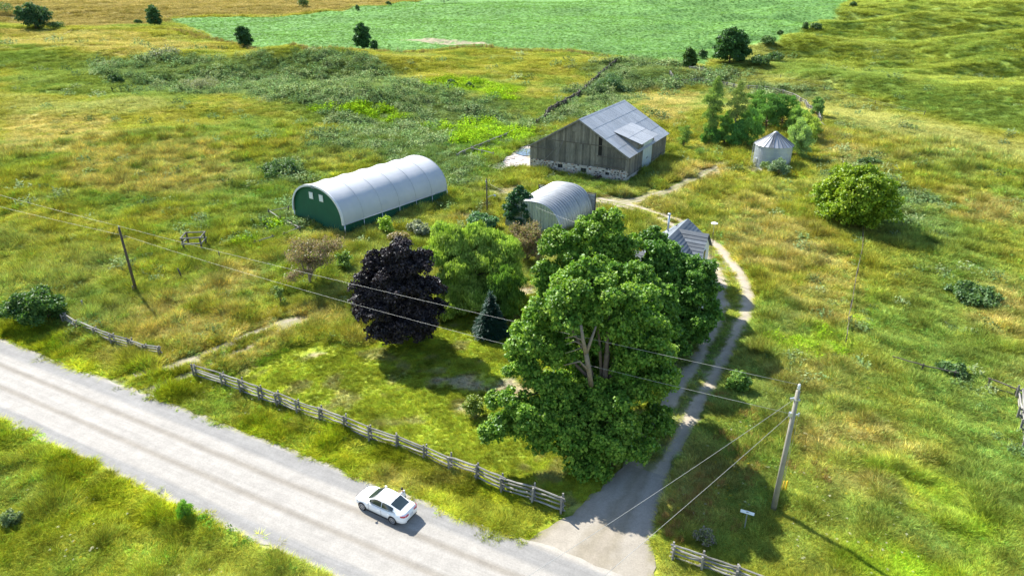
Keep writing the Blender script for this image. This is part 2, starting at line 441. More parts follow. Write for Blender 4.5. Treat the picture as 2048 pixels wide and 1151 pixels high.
def ground_color(x, y, full=False, gravel=False):
    x = np.asarray(x, float); y = np.asarray(y, float)
    n1 = fbm(x, y, 30, 4, 1); n2 = fbm(x, y, 9, 4, 2); n3 = fbm(x, y, 2.6, 3, 3)
    c = lerp(np.broadcast_to(C_MEADOW, (len(x), 3)), C_OLIVE, sstep(.42, .62, n1 * .6 + n2 * .4))
    c = lerp(c, C_DRY, .5 * sstep(.55, .74, n2 * .6 + n3 * .4) * (1 - .7 * sstep(50, 110, x)))
    c = lerp(c, C_LUSH, .85 * sstep(.50, .36, n1 * .5 + n2 * .35 + n3 * .15))
    c = lerp(c, C_PALE, .5 * sstep(.55, .75, fbm(x, y, 14, 4, 8)))
    c = lerp(c, np.array((.235, .340, .070)) * (.85 + .3 * n2[:, None]), .6 * sstep(60, 120, x) * sstep(150, 230, y))
    lat = ROADLAT(x, y)
    near = sstep(34, 30, np.hypot(0, np.maximum(lat - 12, 0) * 0 + np.maximum(y - 75, 0)))
    verge = sstep(37.5, 34.5, lat) * (y < 90)
    c = lerp(c, C_VERGE, verge * (.35 + .6 * sstep(.35, .6, n2)))
    c = lerp(c, C_MEADOW * .9, verge * sstep(.55, .72, n3) * .5)
    wd = np.zeros(len(x)); wk = np.zeros(len(x))
    for z in LUSH: c = lerp(c, C_LUSH, z.w(x, y) * .8); 
    for z in DRY:
        w = z.w(x, y); c = lerp(c, C_DRY * (.75 + .5 * n3[:, None]), w * sstep(.18, .5, n3) * .85)
    for z in PALE: c = lerp(c, C_PALE, z.w(x, y) * .7)
    for z in WEED:
        w = z.w(x, y); wk = np.maximum(wk, w); c = lerp(c, C_WEED * (.8 + .45 * n2[:, None]), w * .85)
    wb = np.zeros(len(x))
    for z in BRIGHT:
        w = z.w(x, y) * sstep(.36, .56, n2 * .6 + n3 * .4); wb = np.maximum(wb, w); c = lerp(c, C_BRIGHT, w * .85)
    wt = TAN.w(x, y); c = lerp(c, C_TAN * (.8 + .4 * n1[:, None]), wt * .9)
    wl = LAWN.w(x, y)
    c = lerp(c, C_LAWN * (.82 + .36 * n2[:, None]), wl * .92)
    c = lerp(c, C_DIRT * 1.0, wl * sstep(.62, .76, n3) * .45)
    ws = SOY.w(x, y)
    c = lerp(c, C_SOY * (.75 + .5 * n1[:, None]), ws)
    for z in DIRT: c = lerp(c, C_DIRT, z.w(x, y) * .95 * sstep(.25, .42, n3)); wd = np.maximum(wd, z.w(x, y))
    for z in YARD_DIRT: c = lerp(c, C_DIRT, z.w(x, y) * .8 * sstep(.32, .5, n3)); wd = np.maximum(wd, z.w(x, y))
    rd = sstep(4.9, 4.2, np.abs(lat - 27.1) + (n3 - .5) * 1.6)
    if gravel: c = lerp(c, C_GRAVEL, rd)
    c = c * (.84 + .32 * fbm(x, y, 1.3, 2, 77))[:, None]
    if full: return c, dict(lawn=wl, soy=ws, weed=wk, bright=wb, dirt=wd, tan=wt, n1=n1, n2=n2, n3=n3, lat=lat)
    return c

# ================================================================== the ground sheet
ys = [-30.0]
while ys[-1] < 3600: ys.append(ys[-1] + max(.75, abs(ys[-1]) * .0085))
xs = [0.0]
while xs[-1] < 3200: xs.append(xs[-1] + (.8 if xs[-1] < 62 else max(.8, (xs[-1] - 62) * .022 + .8)))
xs = np.array([-a for a in xs[:0:-1]] + xs); ys = np.array(ys)
GX, GY = np.meshgrid(xs, ys)
gx, gy = GX.ravel(), GY.ravel()
gh = H(gx, gy)
gcol, GZ = ground_color(gx, gy, True, True)
nx, ny = len(xs), len(ys)
idx = np.arange(nx * ny).reshape(ny, nx)
GF = np.stack([idx[:-1, :-1].ravel(), idx[:-1, 1:].ravel(), idx[1:, 1:].ravel(), idx[1:, :-1].ravel()], 1)
me = np_mesh('ground', np.stack([gx, gy, gh], 1), GF, True)
col_attr(me, 'col', gcol)
a = me.attributes.new('crop', 'FLOAT', 'POINT'); a.data.foreach_set('value', GZ['soy'].astype(np.float32))
m, nt, b = mat('meadow_ground')
att = N(nt, 'ShaderNodeAttribute', attribute_name='col').outputs['Color']
pos = geopos(nt)
f1 = noise(nt, 1.1, 6, .7, pos); f2 = noise(nt, .33, 5, .65, pos); f3 = noise(nt, .07, 4, .6, pos)
c1 = mix(nt, 1.0, att, ramp(nt, f1, [(.28, (.36, .45, .4)), (.5, (.9, .92, .9)), (.72, (1.5, 1.4, 1.2))]), 'MULTIPLY')
c2 = mix(nt, 1.0, c1, ramp(nt, f2, [(.3, (.62, .78, .75)), (.5, (1, 1, 1)), (.7, (1.3, 1.15, .95))]), 'MULTIPLY')
# drilled crop: rows and leaf mottling
crop = N(nt, 'ShaderNodeAttribute', attribute_name='crop').outputs['Fac']
rows = N(nt, 'ShaderNodeTexWave'); rows.inputs['Scale'].default_value = .16; rows.inputs['Distortion'].default_value = 2.2
rows.inputs['Detail'].default_value = 3; rows.inputs['Detail Scale'].default_value = .6
nt.links.new(mapping(nt, pos, (1, 1, 1), (0, 0, R(68))), rows.inputs['Vector'])
cf = noise(nt, .42, 7, .8, mapping(nt, pos, (1, .45, 1), (0, 0, R(-15))))
cc = mix(nt, 1.0, att, ramp(nt, cf, [(.32, (.45, .62, .5)), (.5, (.95, .97, .95)), (.68, (1.6, 1.45, 1.5))]), 'MULTIPLY')
cc = mix(nt, 1.0, cc, ramp(nt, rows.outputs['Fac'], [(.1, (.70, .78, .72)), (.6, (1.05, 1.04, 1.05))]), 'MULTIPLY')
nt.links.new(mix(nt, crop, c2, cc), b.inputs['Base Color'])
b.inputs['Roughness'].default_value = .95; b.inputs['Specular IOR Level'].default_value = .1
bump(nt, b, mth(nt, 'ADD', f1, mth(nt, 'MULTIPLY', f2, 2.0)), .9, .35)
ground = link('ground', me, m); tag(ground, 'rolling green and tan meadow ground around the farmyard', None, None, 'structure')

# ================================================================== gravel road
def gravel_mat(name, kind):
    m, nt, b = mat(name)
    lat = N(nt, 'ShaderNodeAttribute', attribute_name='lat').outputs['Fac']
    pos = geopos(nt)
    wob = mth(nt, 'MULTIPLY', mth(nt, 'SUBTRACT', noise(nt, .09, 3, .5, pos), .5), .35)
    fine = noise(nt, 9, 5, .7, pos); med = noise(nt, .9, 5, .65, pos)
    dn = N(nt, 'ShaderNodeVectorMath', operation='DOT_PRODUCT'); dn.inputs[1].default_value = (.8907, -.4546, 0); nt.links.new(pos, dn.inputs[0])
    cv = N(nt, 'ShaderNodeCombineXYZ'); nt.links.new(mth(nt, 'MULTIPLY', dn.outputs['Value'], .10), cv.inputs[0]); nt.links.new(mth(nt, 'MULTIPLY', lat, 1.3), cv.inputs[1])
    streak = noise(nt, 1.6, 5, .65, cv.outputs[0])
    if kind == 'road':
        l = mth(nt, 'ADD', lat, wob)
        W = (.35, .332, .30); G = (.255, .25, .238); T = (.262, .240, .205); E = (.36, .335, .29)
        l = mth(nt, 'ADD', mth(nt, 'MULTIPLY', mth(nt, 'ADD', l, mth(nt, 'MULTIPLY', mth(nt, 'SUBTRACT', streak, .5), .25)), 1 / 9.0), .5)
        base = ramp(nt, l, [(.0, E), (.06, E), (.09, G), (.165, G), (.20, W), (.335, W), (.372, T), (.388, T), (.43, W), (.58, W), (.620, T), (.640, T), (.68, W), (.75, W), (.80, G), (.92, G), (.96, (.38, .355, .31)), (1.0, (.38, .35, .29))])
        base = mix(nt, 1.0, base, ramp(nt, streak, [(.3, .86), (.7, 1.08)]), 'MULTIPLY')
    else:
        al = mth(nt, 'ABSOLUTE', lat)
        al = mth(nt, 'ADD', al, mth(nt, 'MULTIPLY', mth(nt, 'SUBTRACT', noise(nt, .8, 4, .7, pos), .5), .55))
        D = (.42, .38, .31); D2 = (.56, .50, .41); Gs = (.15, .18, .05)
        D = (.35, .31, .245); D2 = (.44, .38, .29)
        if kind == 'two':
            base = ramp(nt, al, [(.0, (.20, .21, .08)), (.2, (.26, .25, .13)), (.34, D2), (.7, D), (.88, (.33, .30, .2)), (1.0, Gs)])
        elif kind == 'apron':
            base = ramp(nt, al, [(.0, (.30, .265, .21)), (.2, (.26, .23, .175)), (.45, (.33, .30, .25)), (.85, (.30, .27, .22)), (1.0, (.25, .225, .15))])
        else:
            base = ramp(nt, al, [(.0, (.26, .25, .13)), (.25, (.27, .25, .14)), (.4, (.34, .30, .22)), (.7, (.32, .28, .20)), (.88, (.24, .23, .10)), (1.0, Gs)])
        gr = ramp(nt, noise(nt, .5, 5, .7, pos), [(.5, 0.0), (.66, 1.0)])
        if kind == 'faint': base = mix(nt, gr, base, (.20, .22, .07))
    base = mix(nt, 1.0, base, ramp(nt, fine, [(.3, .84), (.7, 1.12)]), 'MULTIPLY')
    base = mix(nt, 1.0, base, ramp(nt, med, [(.3, .88), (.7, 1.08)]), 'MULTIPLY')
    nt.links.new(base, b.inputs['Base Color']); b.inputs['Roughness'].default_value = .95; b.inputs['Specular IOR Level'].default_value = .2
    bump(nt, b, fine, .5, .04)
    return m
def strip(name, pts, halfw, lift, matr, seg=.6, label=None, rag=.25, nlat=16):
    """a sheet along a centreline, draped on the ground"""
    P = [Vector((p[0], p[1], 0)) for p in pts]
    S = []; 
    for i in range(len(P) - 1):
        p0 = P[max(i - 1, 0)]; p1 = P[i]; p2 = P[i + 1]; p3 = P[min(i + 2, len(P) - 1)]
        n = max(2, int((p2 - p1).length / seg))
        for k in range(n):
            t = k / n
            S.append((.5 * ((2 * p1) + (p2 - p0) * t + (2 * p0 - 5 * p1 + 4 * p2 - p3) * t * t + (3 * p1 - p0 - 3 * p2 + p3) * t ** 3), i + t))
    S.append((P[-1], len(P) - 1.0))
    hw = halfw if isinstance(halfw, (list, tuple)) else [halfw] * len(P)
    V = []; LAT = []
    for i, (p, s) in enumerate(S):
        d = (S[min(i + 1, len(S) - 1)][0] - S[max(i - 1, 0)][0]).normalized(); n = Vector((-d.y, d.x, 0))
        k = min(int(s), len(P) - 2); w = hw[k] + (hw[k + 1] - hw[k]) * (s - k)
        for j in range(nlat + 1):
            q = (j / nlat * 2 - 1)
            e = w + (rag * (float(vnoise(p.x * 1.3 + q * 20, p.y * 1.3, 5)) - .5) * 2 if abs(q) > .95 else 0)
            pp = p + n * (q * e); V.append((pp.x, pp.y, 0)); LAT.append(q)
    V = np.array(V); V[:, 2] = H(V[:, 0], V[:, 1]) + lift
    m_ = nlat + 1; k = len(S); idx = np.arange(k * m_).reshape(k, m_)
    F = np.stack([idx[:-1, :-1].ravel(), idx[1:, :-1].ravel(), idx[1:, 1:].ravel(), idx[:-1, 1:].ravel()], 1)
    F = F[:, ::-1]
    me = np_mesh(name, V, F, True)
    return me, np.array(LAT), V
rd = Vector((.8907, -.4546, 0)); rn = Vector((.4546, .8907, 0))
c0 = rn * 27.1
rp = [c0 + rd * s for s in range(-420, 300, 12)]
me, LAT, V = strip('road', rp, 4.3, .05, None, seg=1.0, rag=.35, nlat=24)
a = me.attributes.new('lat', 'FLOAT', 'POINT'); a.data.foreach_set('value', (LAT * 4.3).astype(np.float32))
tag(link('gravel_road', me, gravel_mat('white_gravel', 'road')), 'wide pale gravel road with darker wheel tracks and grey shoulders', None, None, 'structure')
ROAD_PTS = []
DR = {}
def drive(name, px, hw, kind, label, lift=.035):
    pts = at_many(px)[:, :2]
    me, LAT, V = strip(name, pts, hw, lift, None, rag=.3)
    a = me.attributes.new('lat', 'FLOAT', 'POINT'); a.data.foreach_set('value', LAT.astype(np.float32))
    o = link(name, me, gravel_mat(name + '_gravel', kind)); tag(o, label, None, None, 'structure')
    DR[name] = (pts, hw)
drive('driveway', [(1268, 1000), (1306, 915), (1352, 830), (1405, 745), (1448, 665), (1470, 605), (1458, 550), (1418, 495), (1350, 445), (1262, 414), (1190, 398)], [2.0, 2.0, 1.95, 1.95, 2.1, 2.5, 2.5, 2.2, 1.9, 1.7, 1.3], 'two', 'two track gravel driveway curving past the house to the barn', .045)
drive('driveway_apron', [(1150, 1190), (1190, 1110), (1228, 1050), (1262, 990), (1290, 940)], [5.6, 4.1, 2.9, 2.2, 1.7], 'apron', 'grey gravel apron where the driveway meets the road', .048)
drive('field_path', [(280, 768), (340, 748), (410, 722), (480, 690), (540, 662), (600, 640)], [3.2, 2.3, 2.1, 2.0, 1.8, 1.3], 'faint', 'faint gravel lane into the paddock between the two rail fences', .035)
drive('barn_path', [(1230, 408), (1290, 396), (1345, 378), (1400, 350), (1445, 325)], [1.1, 1.1, 1.0, 1.0, .6], 'faint', 'worn dirt track running up beside the barn', .055)
def near_poly(x, y, pts, hw):
    d = np.full(len(x), 1e9)
    for i in range(len(pts) - 1):
        x1, y1 = pts[i]; x2, y2 = pts[i + 1]; dx, dy = x2 - x1, y2 - y1; L2 = dx * dx + dy * dy
        t = np.clip(((x - x1) * dx + (y - y1) * dy) / L2, 0, 1)
        w = (hw[i] + (hw[i + 1] - hw[i]) * t)
        d = np.minimum(d, np.hypot(x - x1 - t * dx, y - y1 - t * dy) / w)
    return d
def drive_dist(x, y):
    d = np.full(len(x), 1e9)
    for k, (p, w) in DR.items():
        if k in ('driveway', 'driveway_apron'): d = np.minimum(d, near_poly(x, y, p, w))
    return d
def path_dist(x, y):
    d = np.full(len(x), 1e9)
    for k, (p, w) in DR.items():
        if k in ('field_path', 'barn_path'): d = np.minimum(d, near_poly(x, y, p, w))
    return d

# ================================================================== grass and weeds
def blades(n, h, spread, width, lean, seed, kind='grass'):
    r = np.random.default_rng(seed)
    ang = r.uniform(0, 2 * np.pi, n); rad = spread * np.sqrt(r.uniform(0, 1, n))
    bx, by = rad * np.cos(ang), rad * np.sin(ang)
    la = ang + r.normal(0, .7, n); ll = lean * h * r.uniform(.2, 1.2, n)
    hh = h * r.uniform(.55, 1.15, n) * (1 - .35 * (rad / spread) ** 2)
    fa = r.uniform(0, np.pi, n); wx, wy = np.cos(fa) * width * .5, np.sin(fa) * width * .5
    V = []; F = []
    V.append(np.stack([bx - wx, by - wy, np.zeros(n)], 1)); V.append(np.stack([bx + wx, by + wy, np.zeros(n)], 1))
    mx, my = bx + np.cos(la) * ll * .35, by + np.sin(la) * ll * .35
    s = .9 if kind == 'grass' else 1.6
    V.append(np.stack([mx + wx * s, my + wy * s, hh * .6], 1)); V.append(np.stack([mx - wx * s, my - wy * s, hh * .6], 1))
    V.append(np.stack([bx + np.cos(la) * ll, by + np.sin(la) * ll, hh], 1))
    V = np.concatenate(V); i = np.arange(n)
    F = np.concatenate([np.stack([i, i + n, i + 2 * n], 1), np.stack([i, i + 2 * n, i + 3 * n], 1), np.stack([i + 3 * n, i + 2 * n, i + 4 * n], 1)])
    return V, F
def dome_leaves(n, r0, h, size, seed, up=.5):
    r = np.random.default_rng(seed)
    d = r.normal(size=(n, 3)); d[:, 2] = np.abs(d[:, 2]); d /= np.linalg.norm(d, axis=1)[:, None]
    rr = r.uniform(.45, 1.05, n)[:, None]
    c = d * rr * np.array([r0, r0, h])
    nrm = d + r.normal(0, .55, (n, 3)) + np.array([0, 0, up]); nrm /= np.linalg.norm(nrm, axis=1)[:, None]
    a = np.cross(nrm, r.normal(size=(n, 3))); a /= np.linalg.norm(a, axis=1)[:, None]
    b_ = np.cross(nrm, a); L = size * r.uniform(.6, 1.3, n)[:, None]
    V = np.concatenate([c - a * L * .5, c + b_ * L * .3 + nrm * L * .1, c + a * L * .5, c - b_ * L * .3 + nrm * L * .1]); i = np.arange(n)
    return V, np.concatenate([np.stack([i, i + n, i + 2 * n], 1), np.stack([i, i + 2 * n, i + 3 * n], 1)])
PROTO = {}
def proto(name, V, F):
    me = np_mesh(name, V, F); me.materials.append(GRASS)
    nb_ = len(V) // (4 if 'leafy' in name or 'crop' in name else 5); r = np.random.default_rng(len(V))
    sh = r.uniform(.45, 1.5, nb_); hu = r.uniform(.85, 1.2, nb_); k = len(V) // nb_
    col_attr(me, 'shade', np.tile(np.stack([sh * hu, sh, sh * .9], 1), (k, 1)))
    o = bpy.data.objects.new(name, me); PROTO[name] = o; return o
proto('lawn_tuft', *blades(26, .07, .34, .035, .9, 1))
proto('meadow_tuft', *blades(64, .44, .25, .024, .8, 2))
proto('meadow_tuft_b', *blades(58, .52, .30, .026, 1.15, 3))
proto('leafy_tuft', *dome_leaves(60, .42, .28, .12, 4))
def stems(ns, nl, rad, h, size, seed):
    r = np.random.default_rng(seed); n = ns * nl
    a = r.uniform(0, 6.283, ns); q = rad * np.sqrt(r.uniform(0, 1, ns)); sx, sy = q * np.cos(a), q * np.sin(a); sh = h * r.uniform(.6, 1.1, ns) * (1 - .4 * (q / rad) ** 2)
    k = np.repeat(np.arange(ns), nl); t = r.uniform(.15, 1.0, n) ** .7
    la = r.uniform(0, 6.283, n); d = np.stack([np.cos(la), np.sin(la), r.uniform(.2, 1.1, n)], 1); d /= np.linalg.norm(d, axis=1)[:, None]
    c = np.stack([sx[k] * (1 + .3 * t) + .07 * d[:, 0], sy[k] * (1 + .3 * t) + .07 * d[:, 1], sh[k] * t], 1)
    L = (size * r.uniform(.6, 1.3, n))[:, None]; w = np.cross(d, np.array([0, 0, 1.0])); w /= np.linalg.norm(w, axis=1)[:, None]
    V = np.concatenate([c - d * L * .4, c + w * L * .22, c + d * L * .6, c - w * L * .22]); i = np.arange(n)
    return V, np.concatenate([np.stack([i, i + n, i + 2 * n], 1), np.stack([i, i + 2 * n, i + 3 * n], 1)])
proto('weed_clump_leafy', *stems(16, 9, .62, .95, .20, 5)); PROTO['weed_clump'] = PROTO['weed_clump_leafy']
proto('leafy_bush', *dome_leaves(150, .9, 1.0, .21, 16, .3))
proto('crop_clump', *dome_leaves(26, .62, .34, .26, 6, 1.2))
def scatter(name, pr, P, S, C, label, rngseed=0, szr=(.8, 1.2)):
    r = np.random.default_rng(rngseed + 50); n = len(P)
    me = bpy.data.meshes.new(name); me.vertices.add(n); me.vertices.foreach_set('co', P.astype(np.float32).ravel())
    rot = np.stack([r.normal(0, .12, n), r.normal(0, .12, n), r.uniform(0, 6.283, n)], 1)
    a = me.attributes.new('rot', 'FLOAT_VECTOR', 'POINT'); a.data.foreach_set('vector', rot.astype(np.float32).ravel())
    a = me.attributes.new('scl', 'FLOAT_VECTOR', 'POINT'); a.data.foreach_set('vector', S.astype(np.float32).ravel())
    col_attr(me, 'col', np.clip(C, .004, .9))
    gx_ = (H(P[:, 0] + 1.5, P[:, 1]) - H(P[:, 0] - 1.5, P[:, 1])) / 3; gy_ = (H(P[:, 0], P[:, 1] + 1.5) - H(P[:, 0], P[:, 1] - 1.5)) / 3
    nv_ = np.stack([-gx_, -gy_, np.ones(n)], 1); nv_ /= np.linalg.norm(nv_, axis=1)[:, None]
    a = me.attributes.new('nrm', 'FLOAT_VECTOR', 'POINT'); a.data.foreach_set('vector', nv_.astype(np.float32).ravel())
    o = bpy.data.objects.new(name, me); COL.objects.link(o); me.materials.append(GRASS)
    ng = bpy.data.node_groups.new(name + '_spread', 'GeometryNodeTree')
    ng.interface.new_socket('Geometry', in_out='INPUT', socket_type='NodeSocketGeometry')
    ng.interface.new_socket('Geometry', in_out='OUTPUT', socket_type='NodeSocketGeometry')
    gi = ng.nodes.new('NodeGroupInput'); go = ng.nodes.new('NodeGroupOutput')
    ip = ng.nodes.new('GeometryNodeInstanceOnPoints'); oi = ng.nodes.new('GeometryNodeObjectInfo'); oi.inputs[0].default_value = pr
    nr = ng.nodes.new('GeometryNodeInputNamedAttribute'); nr.data_type = 'FLOAT_VECTOR'; nr.inputs[0].default_value = 'rot'
    ns = ng.nodes.new('GeometryNodeInputNamedAttribute'); ns.data_type = 'FLOAT_VECTOR'; ns.inputs[0].default_value = 'scl'
    L = ng.links
    L.new(gi.outputs[0], ip.inputs['Points']); L.new(oi.outputs['Geometry'], ip.inputs['Instance'])
    e2r = ng.nodes.new('FunctionNodeEulerToRotation')
    L.new(nr.outputs['Attribute'], e2r.inputs[0]); L.new(e2r.outputs[0], ip.inputs['Rotation'])
    L.new(ns.outputs['Attribute'], ip.inputs['Scale']); L.new(ip.outputs[0], go.inputs[0])
    md = o.modifiers.new('spread', 'NODES'); md.node_group = ng
    tag(o, label, None, None, 'stuff'); return o
def sample_area(n, d0, d1, r, half=R(48)):
    d = np.exp(r.uniform(math.log(d0), math.log(d1), n)); a = r.uniform(-half, half, n)
    return d * np.sin(a), d * np.cos(a), d
FOOT = []      # rectangles kept free of grass: (cx, cy, ux, uy, halflen, halfwid)
def free(x, y):
    ok = np.ones(len(x), bool)
    for (cx, cy, ux, uy, hl, hw) in FOOT:
        a = (x - cx) * ux + (y - cy) * uy; b_ = -(x - cx) * uy + (y - cy) * ux
        ok &= ~((np.abs(a) < hl) & (np.abs(b_) < hw))
    return ok
FOOT.append((-22.05 , 104.75, .609, .793, 10.9, 5.8))
FOOT.append((16.9, 134.2, .475, .88, 11.1, 9.9))
FOOT.append((50.6, 131.3, 1, 0, 3.0, 3.0))
YARDZ = Zone([(984, 337), (1010, 315), (1035, 298), (1058, 288), (1070, 290), (1070, 336), (1040, 336), (1000, 342)], .2, .25)
FOOT.append((5.8, 98.9, .495, .869, 5.6, 4.5))
FOOT.append((19.2, 75.6, .5, .866, 4.8, 2.7))
FOOT.append((-9.0, 37.57, -.863, .504, 2.4, .95))
def plant_fields():
    r = np.random.default_rng(3)
    x, y, d = sample_area(380000, 16, 175, r)
    c, g = ground_color(x, y, True)
    lat = g['lat']; onroad = np.abs(lat - 27.1)
    dd = drive_dist(x, y); dp = path_dist(x, y)
    lawn = g['lawn']
    ok = free(x, y) & (YARDZ.w(x, y) < .5)
    edge = 4.25 + (fbm(x, y, 1.6, 3, 61) - .5) * 1.3
    rr = r.uniform(0, 1, len(x))
    ok &= (onroad > edge) | ((onroad > 3.55) & (rr < .035) & (fbm(x, y, 4, 2, 66) > .5))
    mid = (dd < .24) & (y > 43) & (rr < .55)
    ok &= (dd > 1.0 + (g['n3'] - .5) * .5) | mid
    ok &= (dp > 1.0) | ((rr < .13) & (x > 0)) | ((dp < .34) & (rr < .38)) | (rr < .05)
    ok &= ~((g['dirt'] > .5) & (rr < .85))
    x, y, d, c, rr = x[ok], y[ok], d[ok], c[ok], rr[ok]
    g = {k: v[ok] for k, v in g.items()}; lat = lat[ok]; dd = dd[ok]; dp = dp[ok]
    # margins are short
    verge_edge = np.clip((np.abs(lat - 27.1) - 4.2) / 1.6, .0, 1)
    dde = np.clip((dd - 1.0) / .5, 0, 1)
    size = (d / 50.0) ** .62
    tall = .25 + .85 * fbm(x, y, 5, 3, 21) + 2.6 * np.clip(fbm(x, y, 2.4 , 3, 22) - .45, 0, 1) ** 1.0
    dryish = sstep(.20, .30, c[:, 0])
    hgt = tall * (1 + .35 * dryish) * (1 - .82 * g['lawn']) * (.35 + .65 * verge_edge) * (.3 + .7 * dde)
    hgt = np.where(g['dirt'] > .5, .3, hgt)
    kind = r.uniform(0, 1, len(x)) + .55 * (fbm(x, y, 7, 3, 33) - .5)
    bright = r.uniform(.62, 1.42, len(x)) * (.42 + 1.15 * fbm(x, y, 1.3, 3, 44))
    hue = r.normal(0, .10, len(x))
    cc = c * bright[:, None] * 1.12; cc[:, 0] *= (1 + hue); cc[:, 2] *= (1 - hue)
    P = np.stack([x, y, H(x, y) - .02], 1)
    S = np.stack([size, size, size * hgt], 1)
    leafy = (kind > .72) & (g['lawn'] < .5)
    wide = (kind < .30) & (g['lawn'] < .5) & ~leafy
    lawn = g['lawn'] >= .5
    rest = ~(leafy | wide | lawn)
    SL = S.copy(); SL[:, 2] = size * .42 * (.7 + .6 * r.uniform(0, 1, len(x)))
    scatter('lawn_grass', PROTO['meadow_tuft'], P[lawn], SL[lawn] * np.array([.55, .55, .85]) * (.6 + .9 * fbm(x, y, 2.2, 3, 27)[lawn][:, None]), cc[lawn], 'short bright green mown grass under and around the maples', 1)
    scatter('meadow_grass', PROTO['meadow_tuft'], P[rest], S[rest], cc[rest], 'tall yellow green meadow grass around the yard', 2)
    scatter('meadow_grass', PROTO['meadow_tuft_b'], P[wide], S[wide] * 1.1, cc[wide] * 1.06, 'leaning seeded meadow grass in drifts', 3)
    lc = cc[leafy] * np.array([.72, .98, .9])
    scatter('broadleaf_weeds', PROTO['leafy_tuft'], P[leafy], S[leafy] * np.array([.9, .9, 1.3]), lc, 'low broad leaved weeds mixed into the meadow', 4)
    # distant meadow
    x, y, d = sample_area(150000, 160, 1150, r, R(42))
    c, g = ground_color(x, y, True)
    ok = free(x, y) & (g['soy'] < .3) & (np.abs(g['lat'] - 27.1) > 6)
    x, y, d, c = x[ok], y[ok], d[ok], c[ok]; n = len(x)
    s = (d / 50.0) ** .78 * .9
    P = np.stack([x, y, H(x, y) - .03], 1)
    h2 = .3 + .5 * fbm(x, y, 8, 3, 21)
    scatter('distant_meadow_grass', PROTO['meadow_tuft_b'], P, np.stack([s, s, s * h2 * .7], 1), c * r.uniform(.8, 1.25, n)[:, None] * 1.05, 'far meadow grass on the rolling hills', 5)
    # weeds: goldenrod and thistle clumps, blue green
    x, y, d = sample_area(80000, 60, 420, r)
    c, g = ground_color(x, y, True)
    cl = fbm(x, y, 11, 3, 90); cl2 = fbm(x, y, 3.2, 2, 91)
    pr = g['weed'] * sstep(.40, .58, cl * .55 + cl2 * .45) * .85 + .06 * sstep(.58, .7, cl2) * (1 - g['lawn'])
    pr += g['bright'] * .25
    ok = free(x, y) & (r.uniform(0, 1, len(x)) < pr) & (g['soy'] < .1) & (np.abs(g['lat'] - 27.1) > 7) & (drive_dist(x, y) > 1.8) & (path_dist(x, y) > 1.8)
    ok &= (g['lawn'] < .2)
    x, y, d, c = x[ok], y[ok], d[ok], c[ok]; g = {k: v[ok] for k, v in g.items()}; n = len(x)
    s = r.uniform(.45, 1.4, n) * (d / 120.0) ** .6 * 1.1 * (.7 + .8 * fbm(x, y, 14, 2, 92))
    base = np.array((.155, .245, .105)); cc = base * r.uniform(.5, 1.35, n)[:, None]
    pale = r.uniform(0, 1, n) < .33; cc[pale] = np.array((.245, .32, .165)) * r.uniform(.8, 1.2, pale.sum())[:, None]
    cc = np.where((g['bright'] > .4)[:, None], C_BRIGHT * r.uniform(.8, 1.4, n)[:, None], cc)
    P = np.stack([x, y, H(x, y) - .03], 1); h2 = r.uniform(.5, 1.05, n)
    half = r.uniform(0, 1, n) < .5
    scatter('goldenrod_weeds', PROTO['weed_clump'], P[half], np.stack([s, s, s * h2 * 1.0], 1)[half] * 1.45, cc[half], 'blue green goldenrod clumps in the hollow behind the hall', 6)
    scatter('thistle_weeds', PROTO['leafy_bush'], P[~half], np.stack([s, s, s * h2], 1)[~half] * 1.15, cc[~half], 'rounded grey green weed clumps among the goldenrod', 7)
    # crop
    x, y, d = sample_area(120000, 255, 900, r, R(40))
    c, g = ground_color(x, y, True)
    ok = (g['soy'] > .55) & (g['dirt'] < .5)
    x, y, d, c = x[ok], y[ok], d[ok], c[ok]; n = len(x)
    s = .75 * (d / 300.0) ** .8; P = np.stack([x, y, H(x, y)], 1)
    scatter('soybean_crop', PROTO['crop_clump'], P, np.stack([s * 1.2, s * 1.2, s * 1.0 * (.5 + fbm(x, y, 7, 3, 71))], 1), c * r.uniform(.45, 1.65, n)[:, None] * 1.05, 'dense bright green soybean crop filling the far field', 8)
    # low hummocks of darker and lighter herbage on the open hills
    x, y, d = sample_area(24000, 90, 560, r, R(42))
    c, g = ground_color(x, y, True)
    ok = free(x, y) & (g['soy'] < .1) & (g['tan'] < .4) & (np.abs(g['lat'] - 27.1) > 9) & (fbm(x, y, 13, 3, 95) > .50) & (drive_dist(x, y) > 2.2) & (path_dist(x, y) > 2.2) & (YARDZ.w(x, y) < .3) & (g['lawn'] < .1)
    x, y, d, c = x[ok], y[ok], d[ok], c[ok]; n = len(x)
    s = r.uniform(.8, 2.3, n) * (d / 200.0) ** .45; P = np.stack([x, y, H(x, y) - .05], 1)
    cc = c * r.uniform(.45, 1.25, n)[:, None] * np.array([.82, 1.0, 1.05])
    scatter('meadow_hummocks', PROTO['leafy_bush'], P, np.stack([s * .8, s * .8, s * .38], 1), cc, 'low hummocks of darker herbage dotted over the open meadow', 10)
    # pale flower heads
    fx, fy, d = sample_area(5200, 24, 150, r); c, g = ground_color(fx, fy, True)
    ok = free(fx, fy) & (np.abs(g['lat'] - 27.1) > 5.2) & (drive_dist(fx, fy) > 1.3) & (g['lawn'] < .3) & (fbm(fx, fy, 9, 3, 70) > .54)
    fx, fy, d = fx[ok], fy[ok], d[ok]; n = len(fx)
    P = np.stack([fx, fy, H(fx, fy) + .38], 1)
    s = (.22 + .2 * r.uniform(0, 1, n)); cc = np.tile(np.array((.62, .62, .48)), (n, 1)); yl = r.uniform(0, 1, n) < .35; cc[yl] = (.55, .42, .03)
